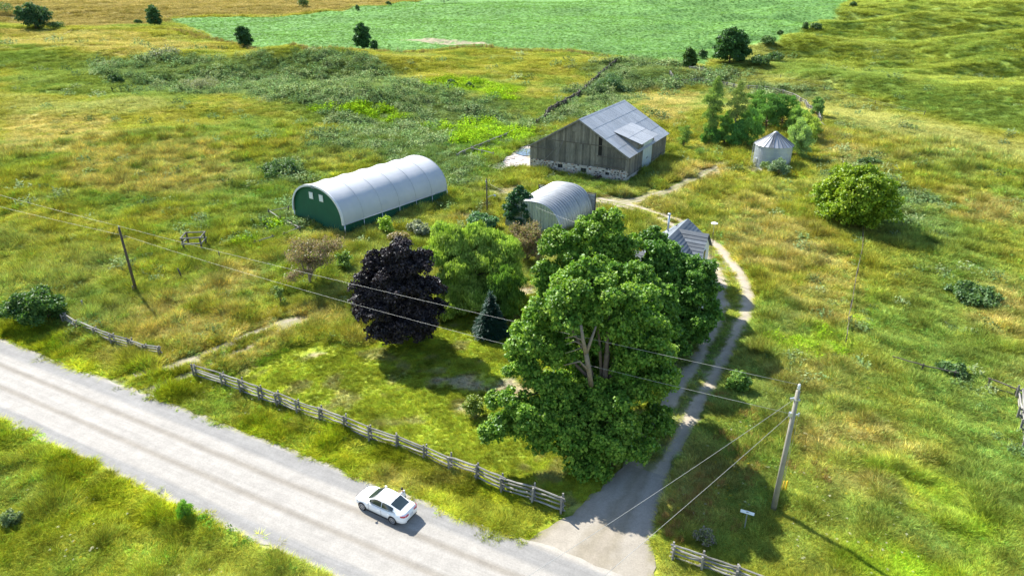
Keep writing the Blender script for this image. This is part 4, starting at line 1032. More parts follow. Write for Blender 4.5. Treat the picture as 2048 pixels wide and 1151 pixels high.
# ================================================================== fabric hall
def hall():
    ang = math.atan2(17.2, 13.2)        # long axis heading
    root = empty('fabric_hall', (-28.65, 96.15, 0), ang, 'arched hall with white fabric cover, green end wall and green side curtain', 'storage hall')
    # local x along the length (0..21.7), y across: +y is the left side, -y the side facing the camera
    W = 5.85; Lg = 21.7; EH = 1.75; AH = 4.85
    m, nt, b = mat('white_fabric')
    oc = objco(nt); nz = noise(nt, .5, 4, .6, oc)
    nt.links.new(ramp(nt, nz, [(.3, (.41, .43, .455)), (.7, (.48, .49, .505))]), b.inputs['Base Color'])
    b.inputs['Roughness'].default_value = .5; bump(nt, b, noise(nt, 1.2, 3, .5, mapping(nt, oc, (.4, 2, 2))), .12, .1)
    FAB = m
    GREEN = simple('green_fabric', (.004, .085, .045), .6, var=.12, vscale=.8)
    def arc(t, w, h):           # t 0..1 from right foot over to left foot
        a = math.pi * t; c, s = math.cos(a), math.sin(a)
        return (-w * (abs(c) ** .96) * (1 if c > 0 else -1), h * (abs(s) ** .86))
    def prof(t, off=0.0, w=W, h=AH):
        y, z = arc(t, w + off, h + off); return y, EH + z
    nb = 6
    def cover(i0, i1):
        mb = MB()
        def fn(u, v):
            x = (i0 + (i1 - i0) * u) * (Lg / nb); k = (x / (Lg / nb)) % 1.0
            sag = .13 * math.sin(math.pi * u) * math.sin(math.pi * v) ** .5 if True else 0
            y, z = prof(v, -sag); return (x, y, z)
        mb.grid(fn, 8, 40); return mb
    for i in range(nb):
        cover(i, i + 1).build('roof_panel', FAB, root, True)
        # welded rib line
    mb = MB()
    for i in range(nb + 1):
        x = i * Lg / nb
        pts = [(x, *prof(k / 28, .02)) for k in range(29)]
        mb.tube(pts, .026, 6)
    mb.build('roof_rib', FAB, root, True)
    # end trim band in front
    mb = MB()
    for x0, x1, off in ((-.28, .02, .03),):
        mb.grid(lambda u, v: (x0 + (x1 - x0) * u, *prof(v, off)), 1, 40)
        mb.grid(lambda u, v: (x0, *prof(v, off - .3 * u)), 1, 40)
    mb.build('front_trim', simple('grey_white_trim', (.62, .64, .66), .5, var=.06), root, True)
    for xx, nm in ((.06, 'end_wall'), (Lg - .1, 'end_wall')):
        mb = MB(); P = [(xx, W - .05, 0)] + [(xx, prof(1 - k / 36, -.08)[0], prof(1 - k / 36, -.08)[1]) for k in range(37)] + [(xx, -W + .05, 0)]
        mb.prism([(p[0], p[1], p[2]) for p in P], (0, 0, 0), (.05, 0, 0)); mb.build(nm, GREEN, root)
    for sgn in (-1, 1):
        mb = MB(); mb.box((Lg / 2, sgn * (W - .12), EH / 2), (Lg - .3, .05, EH)); mb.build('side_curtain', GREEN, root)
        mb = MB(); mb.tube([(0, sgn * (W + .02), EH), (Lg, sgn * (W + .02), EH)], .06, 6); mb.build('eave_pipe', GALV, root, True)
        for i in range(nb + 1):
            mb = MB(); mb.tube([(i * Lg / nb, sgn * (W + .02), 0), (i * Lg / nb, sgn * (W + .02), EH)], .085 if i == 0 else .055, 8); mb.build('post', GALV, root, True)
    WM = simple('translucent_window', (.70, .74, .76), .4, var=.05)
    for y in (1.15, -1.15):
        f = MB(); f.box((-.02, y, 4.85), (.05, .92, 1.05)); w_ = f.build('window', simple('window_trim', (.45, .5, .5), .5, var=.05), root)
        g = MB(); g.box((-.055, y, 4.85), (.03, .80, .93)); g.build('pane', WM, w_)
    mb = MB(); mb.box((-.3, 0.35, EH + AH - .28), (.04, .5, .34)); mb.box((-.3, -0.1, EH + AH - .30), (.04, .18, .34)); mb.build('vent', simple('vent_grey', (.2, .23, .25), .6), root)
hall()

# ================================================================== bank barn
def barn():
    X = Vector((.872, -.49, 0)); Yv = Vector((.475, .88, 0))
    ang = math.atan2(-.49, .872)
    root = empty('barn', (3.5, 129.4, 0), ang, 'large weathered grey board barn with metal roof on a fieldstone base', 'barn')
    W = 19.6; Lg = 22.2; RX = 10.0; RZ = 10.45; EL = 4.65; ER = 4.85; SH = 2.15
    def roofz(x): return EL + (RZ - EL) * x / RX if x < RX else RZ - (RZ - ER) * (x - RX) / (W - RX)
    m, nt, b = mat('barn_board')
    oc = objco(nt); g = noise(nt, 2.0, 6, .65, mapping(nt, oc, (7, 7, .5)))
    col = ramp(nt, g, [(.25, (.085, .08, .07)), (.5, (.17, .162, .14)), (.75, (.26, .247, .215))])
    st = noise(nt, .35, 4, .6, geopos(nt)); col = mix(nt, 1.0, col, ramp(nt, st, [(.3, (.62, .66, .68)), (.7, (1.2, 1.15, 1.05))]), 'MULTIPLY')
    col = mix(nt, 1.0, col, ramp(nt, N(nt, 'ShaderNodeObjectInfo').outputs['Random'], [(0, .62), (.5, .95), (1, 1.30)]), 'MULTIPLY')
    nt.links.new(col, b.inputs['Base Color']); b.inputs['Roughness'].default_value = .9; bump(nt, b, g, .4, .02)
    BOARD = m
    m, nt, b = mat('barn_roof_metal')
    oc = objco(nt); wv = N(nt, 'ShaderNodeTexWave'); wv.bands_direction = 'Y'; wv.inputs['Scale'].default_value = 2.2; wv.inputs['Distortion'].default_value = 0
    nt.links.new(oc, wv.inputs['Vector']); nz = noise(nt, .6, 5, .65, mapping(nt, oc, (.6, 2.5, 1)))
    col = ramp(nt, nz, [(.25, (.30, .315, .33)), (.5, (.41, .425, .44)), (.8, (.48, .48, .48))])
    col = mix(nt, 1.0, col, ramp(nt, N(nt, 'ShaderNodeObjectInfo').outputs['Random'], [(0, .88), (1, 1.08)]), 'MULTIPLY')
    rust = ramp(nt, noise(nt, 1.1, 6, .7, mapping(nt, oc, (1, .5, 1))), [(.64, 0), (.74, .55)])
    col = mix(nt, rust, col, (.26, .19, .14))
    nt.links.new(col, b.inputs['Base Color']); b.inputs['Metallic'].default_value = .35; b.inputs['Roughness'].default_value = .5
    bump(nt, b, wv.outputs['Fac'], .6, .04)
    ROOF = m
    r = random.Random(4)
    # front gable boards: full height below the joint, then the upper course
    bw = .355; n = int(W / bw); bw = W / n; J = 6.15
    OPEN = (13.75, 14.45, 4.4, 6.9)       # narrow gap left by missing boards
    def board(y0, x0, x1, z0, za, zb, axis='x', t=.04):
        mb = MB(); off = r.uniform(0, .015)
        if axis == 'x': P = [(x0 + .008, y0 - off, z0), (x1 - .008, y0 - off, z0), (x1 - .008, y0 - off, zb), (x0 + .008, y0 - off, za)]; mb.prism(P, (0, 0, 0), (0, t, 0))
        else: P = [(y0 + off, x0 + .008, z0), (y0 + off, x1 - .008, z0), (y0 + off, x1 - .008, zb), (y0 + off, x0 + .008, za)]; mb.prism(P, (0, 0, 0), (-t, 0, 0))
        mb.build('plank', BOARD, root)
    for i in range(n):
        x0, x1 = i * bw, (i + 1) * bw; zt0, zt1 = roofz(x0) - .08, roofz(x1) - .08; zb = SH + r.uniform(-.05, .05)
        xc = (x0 + x1) / 2
        if OPEN[0] < xc < OPEN[1]:
            board(0, x0, x1, zb, OPEN[2], OPEN[2]); continue
        if min(zt0, zt1) > J + .3:
            board(0, x0, x1, zb, J, J); board(-.02, x0, x1, J - .1, zt0, zt1)
        else: board(0, x0, x1, zb, zt0, zt1)
    mb = MB()
    for (xa, xb, z) in ((4.6, 15.3, J + .02), (.1, 5.2, 4.35), (13.7, 19.5, 4.3)): mb.box(((xa + xb) / 2, -.05, z), (xb - xa, .05, .12))
    mb.build('joint_batten', WOOD_DARK, root)
    mb = MB(); mb.box((9.3, -.05, 8.7), (1.3, .04, 1.0)); mb.build('loft_hatch', BOARD, root)
    mb = MB(); mb.box((16.2, -.06, 2.6), (5.9, .05, .12)); mb.build('sill_beam', WOOD_DARK, root)
    # near-black sheet behind the boards, its colour standing in for the unlit interior
    mb = MB()
    mb.prism([(.1, .12, SH), (W - .1, .12, SH), (W - .1, .12, ER - .25), (RX, .12, RZ - .35), (.1, .12, EL - .25)], (0, 0, 0), (0, .03, 0)); mb.build('interior_shade_sheet', simple('dark_interior', (.02, .018, .016), .95), root)
    mb = MB(); mb.prism([(0, Lg, 0), (W, Lg, 0), (W, Lg, ER - .1), (RX, Lg, RZ - .1), (0, Lg, EL - .1)], (0, 0, 0), (0, .05, 0)); mb.box((0, Lg / 2, EL / 2), (.08, Lg, EL)); mb.build('rear_wall', BOARD, root)
    # right side wall boards, door bay y 5.4..13.8 raised under the dormer
    n2 = int(Lg / .40); b2 = Lg / n2
    for i in range(n2):
        y0, y1 = i * b2, (i + 1) * b2; yc = (y0 + y1) / 2
        if 8.0 < yc < 13.2: continue
        top = 6.0 if 5.2 < yc < 14.0 else ER - .05
        board(W, y0, y1, .95, top, top, 'y')
    m2 = simple('pale_blue_door_metal', (.42, .50, .54), .55, .3, var=.12, vscale=1.0)
    for a_, b_ in ((8.02, 10.58), (10.62, 13.18)):
        mb = MB(); mb.box((W + .03, (a_ + b_) / 2, 3.1), (.06, b_ - a_, 5.6))
        d = mb.build('door', m2, root); h = MB(); h.box((W + .09, b_ - .3 if a_ < 9 else a_ + .3, 2.4), (.05, .08, .35)); h.build('handle', WOOD_DARK, d)
    mb = MB(); mb.tube([(W + .1, 5.4, 5.92), (W + .1, 14.0, 5.92)], .05, 6); mb.build('door_track', GALV, root)
    # cheek walls of the dormer
    for y in (5.25, 14.0):
        mb = MB(); mb.prism([(15.2, y, roofz(15.2) - .1), (W, y, ER - .3), (W, y, 6.05), (15.2, y, roofz(15.2) + .05)], (0, 0, 0), (0, .05, 0)); mb.build('dormer_cheek', BOARD, root)
    # roof sheets: rows down the slope, columns along the ridge
    def slab(name, P00, P10, P11, P01, th, nrow, ncol, ov=.06, skip=None):
        P00, P10, P11, P01 = map(Vector, (P00, P10, P11, P01)); nrm = (P10 - P00).cross(P01 - P00).normalized()
        if nrm.z < 0: nrm = -nrm
        for i in range(nrow):
            for j in range(ncol):
                if skip and skip(i, j): continue
                def q(u, v, lift):
                    a = P00.lerp(P10, u); b_ = P01.lerp(P11, u); return a.lerp(b_, v) + nrm * lift
                u0, u1 = i / nrow, min(1, (i + 1) / nrow + ov / 3); v0, v1 = j / ncol, (j + 1) / ncol
                lo = .035 if i < nrow else 0; g = .012 * (j % 2)
                pts = [q(u0, v0, .0 + g), q(u1, v0, lo + g), q(u1, v1, lo + g), q(u0, v1, .0 + g)]
                mb = MB(); mb.prism([tuple(p) for p in pts], nrm * 0, nrm * th); mb.build('roof_sheet', ROOF, root)
    o = .38; sr = (RZ - ER) / (W - RX); sll = (RZ - EL) / RX
    slab('r', (RX, -o, RZ + .05), (W + .45, -o, ER - sr * .45 + .05), (W + .45, Lg + o, ER - sr * .45 + .05), (RX, Lg + o, RZ + .05), .04, 4, 12)
    slab('l', (RX, -o, RZ + .05), (-.45, -o, EL - sll * .45 + .05), (-.45, Lg + o, EL - sll * .45 + .05), (RX, Lg + o, RZ + .05), .04, 4, 12)
    slab('d', (14.7, 4.9, roofz(14.7) + .12), (W + .75, 4.9, 6.02), (W + .75, 14.35, 6.02), (14.7, 14.35, roofz(14.7) + .12), .05, 2, 4)
    mb = MB(); mb.prism([(RX - .3, -o, RZ - .04), (RX, -o, RZ + .16), (RX + .3, -o, RZ - .04)], (0, 0, 0), (0, Lg + 2 * o, 0)); mb.build('ridge_cap', ROOF, root)
    mb = MB(); mb.beam((RX, -.3, RZ - .1), (W + .3, -.3, ER - .25), .06, .2); mb.beam((RX, -.3, RZ - .1), (-.3, -.3, EL - .25), .06, .2); mb.build('barge_board', WOOD, root)
    # fieldstone base: core, mortar and stones
    m, nt, b = mat('lime_mortar'); nz = noise(nt, 3, 5, .6, objco(nt))
    nt.links.new(ramp(nt, nz, [(.3, (.38, .355, .31)), (.7, (.50, .47, .41))]), b.inputs['Base Color']); b.inputs['Roughness'].default_value = .95; bump(nt, b, nz, .5, .05)
    mb = MB()
    WN = [(6.4, 1.45, .95, .7), (11.2, 1.25, 1.1, .8), (15.9, 1.25, .7, .5)]
    xs_ = [0.0]
    for (xc, zc, w_, h_) in WN: xs_ += [xc - w_ / 2, xc + w_ / 2]
    xs_.append(W)
    for i in range(0, len(xs_), 2): mb.box(((xs_[i] + xs_[i + 1]) / 2, .2, SH / 2 - .2), (xs_[i + 1] - xs_[i], .5, SH + .4))
    for (xc, zc, w_, h_) in WN:
        mb.box((xc, .2, (zc - h_ / 2 - .4) / 2), (w_, .5, zc - h_ / 2 + .4)); mb.box((xc, .2, (zc + h_ / 2 + SH) / 2), (w_, .5, SH - zc - h_ / 2))
    mb.box((W - .2, Lg / 2 + .3, .45), (.4, Lg - .4, 1.0)); mb.build('foundation', m, root)
    m, nt, b = mat('fieldstone'); v = N(nt, 'ShaderNodeAttribute', attribute_name='col').outputs['Color']
    nt.links.new(mix(nt, 1.0, v, ramp(nt, noise(nt, 5, 4, .6, objco(nt)), [(.3, .7), (.7, 1.2)]), 'MULTIPLY'), b.inputs['Base Color']); b.inputs['Roughness'].default_value = .85
    V = []; F = []; C = []; pal = [(.40, .35, .30), (.12, .105, .10), (.50, .44, .37), (.60, .57, .53), (.26, .15, .11), (.06, .055, .055), (.40, .27, .20)]
    z = .12
    while z < SH - .1:
        x = r.uniform(0, .2); rowh = r.uniform(.26, .40)
        while x < W - .2:
            w_ = r.uniform(.32, .75)
            if not any(abs(x + w_ / 2 - q[0]) < q[2] / 2 + w_ / 2 and abs(z + rowh / 2 - q[1]) < q[3] / 2 + .1 for q in WN):
                k = len(V); cx, cz = x + w_ / 2, z + rowh / 2 + r.uniform(-.03, .03); d = r.uniform(.05, .11)
                ring = [(cx + w_ * .46 * math.cos(a) * r.uniform(.85, 1.1), cz + rowh * .46 * math.sin(a) * r.uniform(.85, 1.1)) for a in [i * 1.0472 for i in range(6)]]
                V += [(p, -.04, q) for p, q in ring] + [(cx + (p - cx) * .6, -.04 - d, cz + (q - cz) * .6) for p, q in ring]
                F += [(k + i, k + (i + 1) % 6, k + 6 + (i + 1) % 6, k + 6 + i) for i in range(6)] + [tuple(k + 6 + i for i in range(6))]
                C += [pal[r.randrange(7)]] * 12
            x += w_ + .05
        z += rowh + .03
    me = bpy.data.meshes.new('stone'); me.from_pydata(V, [], F); col_attr(me, 'col', np.array(C)); tag(link('stone', me, m, root), kind='stuff')
    for (xc, zc, w_, h_) in WN:
        mb = MB(); mb.box((xc - w_ / 2, .0, zc), (.07, .1, h_)); mb.box((xc + w_ / 2, .0, zc), (.07, .1, h_)); mb.box((xc, .0, zc + h_ / 2), (w_ + .14, .1, .08)); mb.box((xc, .0, zc), (.05, .08, h_))
        wd = mb.build('window', WOOD_DARK, root); g = MB(); g.box((xc, .08, zc), (w_, .02, h_)); g.build('pane', simple('dark_glass', (.03, .04, .045), .15), wd)
    return root
barn_o = barn()
def loc2w(o, p): return o.matrix_basis @ Vector(p)
# poles leaning on the barn front
for a_, b_, lb_, rr_ in (((4.6, -.9, 0), (6.9, -.14, 6.3), 'pale pole leaning steeply against the barn front', .07), ((2.1, -.7, 1.0), (5.6, -.12, 4.9), 'thinner grey pole leaning at a slant against the barn front', .05)):
    mb = MB(); A = loc2w(barn_o, a_); B_ = loc2w(barn_o, b_); mb.tube([(0, 0, 0), tuple(B_ - A)], [rr_, rr_ * .8], 7)
    tag(mb.build('leaning_pole', WOOD, None, True, loc=A), lb_, 'pole')
# old implement by the wall
def implement():
    p = loc2w(barn_o, (14.6, -1.5, 0)); root = empty('old_farm_implement', p, R(-25), 'rusty dark old farm implement with wheels parked in the weeds at the barn wall', 'farm implement')
    RU = simple('rusted_iron', (.07, .045, .035), .8, .3, var=.3)
    for y in (-.6, .6):
        mb = MB(); mb.tube([(.62 * math.cos(a), y, .62 + .62 * math.sin(a)) for a in [i * math.pi / 8 for i in range(17)]], .05, 6)
        for i in range(6): a = i * math.pi / 3; mb.beam((0, y, .62), (.6 * math.cos(a), y, .62 + .6 * math.sin(a)), .04)
        mb.build('wheel', RU, root)
    mb = MB(); mb.beam((0, -.7, .62), (0, .7, .62), .09); mb.beam((0, 0, .62), (-1.9, 0, .35), .1); mb.beam((.3, -.5, .9), (.3, .5, .9), .25, .3); mb.build('frame', RU, root)
    mb = MB(); mb.tube([(.4, .2, .9), (.7, .2, 1.25), (.75, .2, 1.4)], .03, 5); mb.build('lever', RU, root)
implement()
q = loc2w(barn_o, (10.2, -1.4, .15)); mb = MB(); mb.tube([(-1.3, 0, .75), (-1.0, .1, .35), (-.3, .1, .12), (.8, -.1, .08), (1.4, -.2, .02)], .05, 6)
tag(mb.build('bent_pipe', GALV, None, True, loc=q), 'bent pale pipe lying in the grass by the barn foundation', 'pipe')
# concrete yard
def yard():
    P = at_many([(984, 337), (1010, 315), (1035, 298), (1058, 288), (1066, 290), (1066, 336), (1040, 336), (1000, 342)]); c = P.mean(0)
    m, nt, b = mat('flaking_concrete'); pos = geopos(nt)
    n1 = noise(nt, 1.2, 6, .7, mapping(nt, pos, (1, 1, 1))); n2 = noise(nt, .25, 3, .5, pos)
    col = ramp(nt, n1, [(.36, (.10, .085, .07)), (.44, (.36, .30, .26)), (.55, (.50, .47, .44)), (.7, (.44, .37, .33))])
    nt.links.new(col, b.inputs['Base Color']); b.inputs['Roughness'].default_value = .8
    mb = MB(); n = len(P); mb.v = [(p[0] - c[0], p[1] - c[1], p[2] + .09) for p in P] + [(p[0] - c[0], p[1] - c[1], p[2] - .1) for p in P]
    mb.f = [tuple(range(n))[::-1]] + [(i, (i + 1) % n, n + (i + 1) % n, n + i) for i in range(n)]; mb.m = [0] * len(mb.f)
    o = tag(mb.build('concrete_yard', m, None, loc=tuple(c[:2]) + (0,)), 'flaking pale pink concrete yard slab at the left of the barn', None, None, 'structure')
    rr = random.Random(8); sm = simple('slab_fragment', (.48, .43, .39), .8, var=.25, randobj=.3)
    for i in range(70):
        u = rr.uniform(988, 1060); v = rr.uniform(290, 338)
        if (u - 984) * .62 + (v - 337) < -4: continue
        p = at(u, v); mb = MB(); s = rr.uniform(.35, .9); k = rr.randint(5, 7); a0 = rr.uniform(0, 6)
        mb.prism([(s * rr.uniform(.6, 1) * math.cos(a0 + j * 6.283 / k), s * .6 * rr.uniform(.6, 1) * math.sin(a0 + j * 6.283 / k), .1) for j in range(k)], (0, 0, 0), (0, 0, rr.uniform(.03, .1)))
        mb.build('concrete_fragment', sm, o, loc=(p.x - c[0], p.y - c[1], p.z), rot=(rr.uniform(-.05, .05), rr.uniform(-.05, .05), 0))
    m, nt, b = mat('puddle_water'); b.inputs['Base Color'].default_value = (.10, .14, .19, 1); b.inputs['Roughness'].default_value = .06
    P2 = at_many([(1030, 308), (1045, 300), (1066, 299), (1066, 313), (1046, 313)]); c2 = P2.mean(0); k = len(P2)
    mb = MB(); mb.poly([(p[0] - c2[0], p[1] - c2[1], .0) for p in P2]); tag(mb.build('puddle', m, None, loc=(c2[0], c2[1], c2[2] + .215)), 'blue grey puddle lying on the concrete yard', None, None, 'structure')
yard()

# ================================================================== ribbed steel shed
def quonset():
    N0 = Vector((3.0, 94.0, 0)); F0 = Vector((8.6, 103.8, 0)); ax = (F0 - N0); Lg = ax.length; ang = math.atan2(ax.y, ax.x)
    root = empty('steel_arch_shed', N0, ang, 'round topped corrugated galvanised steel shed with board false front', 'shed')
    W = 4.55; AH = 4.75
    m, nt, b = mat('old_galvanised_arch'); oc = objco(nt)
    nz = noise(nt, .8, 5, .65, mapping(nt, oc, (2.5, .5, .5)))
    nt.links.new(ramp(nt, nz, [(.25, (.20, .215, .22)), (.5, (.30, .315, .325)), (.75, (.40, .40, .40))]), b.inputs['Base Color'])
    b.inputs['Metallic'].default_value = .45; b.inputs['Roughness'].default_value = .42
    def prof(t, off=0):
        a = math.pi * t; c, s = math.cos(a), math.sin(a)
        return (-(W + off) * (abs(c) ** .72) * (1 if c > 0 else -1), (AH + off) * (abs(s) ** .95))
    npn = 16; pw = Lg / npn
    for i in range(npn):
        mb = MB()
        def fn(u, v):
            k = [0, .12, .24, .5, .76, .88, 1][int(round(u * 6))]; off = (0.17 if .2 < k < .8 else 0.0) + (.05 if k in (.12, .88) else 0)
            y, z = prof(v, off); return ((i + k) * pw, y, z)
        mb.grid(fn, 6, 34); mb.build('arch_panel', m, root, True)
    mb = MB(); rr = random.Random(3)     # lapped end seam bolts row
    for i in range(npn):
        for t in (.30, .52):
            y, z = prof(t, .13); mb.box(((i + .5) * pw, y, z), (.22, .12, .05))
    mb.build('lap_plate', simple('dark_lap', (.26, .26, .26), .6, .3), root)
    # near end wall: vertical ribbed panels
    MW = simple('pale_green_steel', (.36, .43, .41), .45, .3, var=.12, randobj=.15)
    y = -W + .25
    while y < W - .25:
        y1 = y + .46; zt = []
        for q in (y, y1):
            best = max((prof(k / 200)[1] for k in range(201) if abs(prof(k / 200)[0] - q) < .12), default=1.0); zt.append(best - .06)
        mb = MB()
        mb.prism([(.04, y, 0), (.04, y1 - .14, 0), (.04, y1 - .14, zt[1]), (.04, y, zt[0])], (0, 0, 0), (.04, 0, 0))
        mb.prism([(-.06, y1 - .14, 0), (-.06, y1, 0), (-.06, y1, zt[1]), (-.06, y1 - .14, zt[1])], (0, 0, 0), (.12, 0, 0))
        mb.build('wall_panel', MW, root); y = y1
    mb = MB(); mb.tube([(-.02, *prof(k / 30, .06)) for k in range(31)], .06, 6); mb.build('end_trim', GALV, root, True)
    # far false front of horizontal boards
    WP = simple('whitewashed_board', (.36, .38, .39), .85, var=.25, vscale=1.5, randobj=.25)
    FH = 3.55; z = .1
    while z < FH - .05:
        mb = MB(); mb.box((Lg + .12, 0, z + .14), (.05, 2 * W + .7, .265)); mb.build('plank', WP, root); z += .285
    mb = MB()
    for y in (-W - .38, W + .38): mb.box((Lg + .06, y, FH / 2 + .05), (.14, .12, FH + .1))
    mb.box((Lg + .06, 0, FH + .12), (.14, 2 * W + .9, .12)); mb.build('false_front_frame', WOOD_DARK, root)
quonset()

# ================================================================== house
def house():
    X = Vector((.5, .866, 0)); ang = math.atan2(.866, .5)
    root = empty('farmhouse', (21.6 - .5 * 9.6, 79.8 - .866 * 9.6, 0), ang, 'white farmhouse with grey ribbed roof mostly hidden by maples', 'house')
    # local x along the ridge 0..9.6, local -y faces the driveway (right of the photo)
    HW = 2.65; EZ = 5.0; RZ = 7.05; Lg = 9.6
    m, nt, b = mat('white_clapboard'); oc = objco(nt); wv = N(nt, 'ShaderNodeTexWave'); wv.bands_direction = 'Z'; wv.wave_profile = 'SAW'; wv.inputs['Scale'].default_value = 2.6
    nt.links.new(oc, wv.inputs['Vector']); b.inputs['Base Color'].default_value = (.62, .63, .65, 1); b.inputs['Roughness'].default_value = .6; bump(nt, b, wv.outputs['Fac'], .5, .03); WALL = m
    m, nt, b = mat('grey_roof_strip'); oc = objco(nt); nz = noise(nt, 1.3, 5, .7, mapping(nt, oc, (1, 1, 4)))
    nt.links.new(mix(nt, 1.0, ramp(nt, nz, [(.3, (.065, .085, .105)), (.7, (.15, .17, .19))]), ramp(nt, N(nt, 'ShaderNodeObjectInfo').outputs['Random'], [(0, .7), (1, 1.3)]), 'MULTIPLY'), b.inputs['Base Color'])
    b.inputs['Roughness'].default_value = .55; ROOF = m
    def block(x0, x1, hw, ez, rz, cy=0.0, axis='x'):
        mb = MB()
        P = [(-hw, 0), (hw, 0), (hw, ez), (0, rz - .08), (-hw, ez)]
        if axis == 'x': mb.prism([(x0, cy + p, q) for p, q in P], (0, 0, 0), (x1 - x0, 0, 0))
        else: mb.prism([(cy + p, x0, q) for p, q in P], (0, 0, 0), (0, x1 - x0, 0))
        mb.build('wall', WALL, root)
    def slope(A, B, C, D, nr):
        """A-B ridge, D-C eave; ribs in courses parallel to the ridge"""
        A, B, C, D = map(Vector, (A, B, C, D)); n = (B - A).cross(D - A).normalized()
        if n.z < 0: n = -n
        for i in range(nr):
            u0, u1 = i / nr, min(1.0, (i + 1.12) / nr)
            p = [A.lerp(D, u0), B.lerp(C, u0), B.lerp(C, u1) + n * .045, A.lerp(D, u1) + n * .045]
            mb = MB(); mb.prism([tuple(q) for q in p], n * 0, n * .03); mb.build('roof_course', ROOF, root)
    block(0, Lg, HW, EZ, RZ)
    o = .35; s = (RZ - EZ) / HW; ez = EZ - s * o
    slope((-o, 0, RZ), (Lg + o, 0, RZ), (Lg + o, -HW - o, ez), (-o, -HW - o, ez), 9)
    slope((-o, 0, RZ), (Lg + o, 0, RZ), (Lg + o, HW + o, ez), (-o, HW + o, ez), 9)
    # cross gable to the drive side
    cx = 5.95; yy = -HW - .75; hw = 2.1
    block(yy, .2, hw, EZ, RZ - .1, cx, 'y')
    s2 = (RZ - .02 - EZ) / hw; e2 = EZ - s2 * .3
    slope((cx, yy - .3, RZ - .02), (cx, 0, RZ - .02), (cx + hw + .3, 0 - 2.2, e2 + .0), (cx + hw + .3, yy - .3, e2), 7)
    slope((cx, yy - .3, RZ - .02), (cx, 0, RZ - .02), (cx - hw - .3, 0 - 2.2, e2 + .0), (cx - hw - .3, yy - .3, e2), 7)
    # kitchen wing towards the road
    block(-HW - 3.1, HW, 2.4, 4.2, 6.1, -1.1, 'y')
    slope((-1.1, -HW - 3.4, 6.15), (-1.1, HW + .3, 6.15), (-1.1 - 2.75, HW + .3, 3.95), (-1.1 - 2.75, -HW - 3.4, 3.95), 8)
    slope((-1.1, -HW - 3.4, 6.15), (-1.1, HW + .3, 6.15), (-1.1 + 2.75, HW + .3, 3.95), (-1.1 + 2.75, -HW - 3.4, 3.95), 8)
    # porch roof on the drive side and windows
    mb = MB(); mb.prism([(cx - 1.6, yy - 1.3, 2.55), (cx + 1.6, yy - 1.3, 2.55), (cx + 1.6, yy, 3.1), (cx - 1.6, yy, 3.1)], (0, 0, 0), (0, 0, .07)); mb.build('porch_roof', ROOF, root)
    for x in (cx - 1.5, cx + 1.5):
        mb = MB(); mb.box((x, yy - 1.2, 1.28), (.12, .12, 2.56)); mb.build('porch_post', WALL, root)
    TR = simple('white_trim', (.8, .8, .78), .5, var=.04); GL = simple('window_glass', (.05, .07, .09), .08, var=.1)
    def win(x, y, z, w, h, ax):
        mb = MB(); sz = (w + .16, .06, h + .16) if ax == 'y' else (.06, w + .16, h + .16); mb.box((x, y, z), sz); f = mb.build('window', TR, root)
        g = MB(); k = -.035; sz = (w, .03, h) if ax == 'y' else (.03, w, h)
        g.box((x, y + k, z) if ax == 'y' else (x + (.035 if x > 5 else -.035), y, z), sz); g.build('pane', GL, f)
    win(cx, yy - .02, 4.4, .8, 1.2, 'y'); win(cx - .9, yy - .02, 1.5, .8, 1.2, 'y'); win(8.6, -HW - .02, 3.9, .7, 1.0, 'y'); win(8.6, -HW - .02, 1.5, .8, 1.2, 'y')
    win(Lg + .02, 0, 4.2, .8, 1.2, 'x'); win(Lg + .02, 1.1, 1.5, .8, 1.2, 'x'); win(-1.1, -HW - 3.12, 1.6, .9, 1.2, 'y')
    mb = MB(); mb.box((cx + .8, yy - .03, 1.05), (.95, .06, 2.1)); d = mb.build('door', simple('dark_green_door', (.03, .06, .05), .5), root)
    h = MB(); h.box((cx + .45, yy - .08, 1.0), (.05, .05, .14)); h.build('handle', GALV, d)
    # chimney flue
    mb = MB(); mb.tube([(7.7, 1.75, 5.3), (7.7, 1.75, 7.9)], .13, 10); mb.tube([(7.7, 1.75, 7.9), (7.7, 1.75, 8.12)], .19, 10); mb.build('stove_pipe', GALV, root, True)
    mb = MB(); mb.tube([(7.7, 1.75, 5.2), (7.7, 1.75, 5.9)], [.32, .2], 10); mb.build('flashing', METAL, root, True)
    mb = MB(); mb.box((8.7, .9, 6.42), (.4, .3, .12)); mb.build('roof_vent', WOOD_DARK, root)
house()
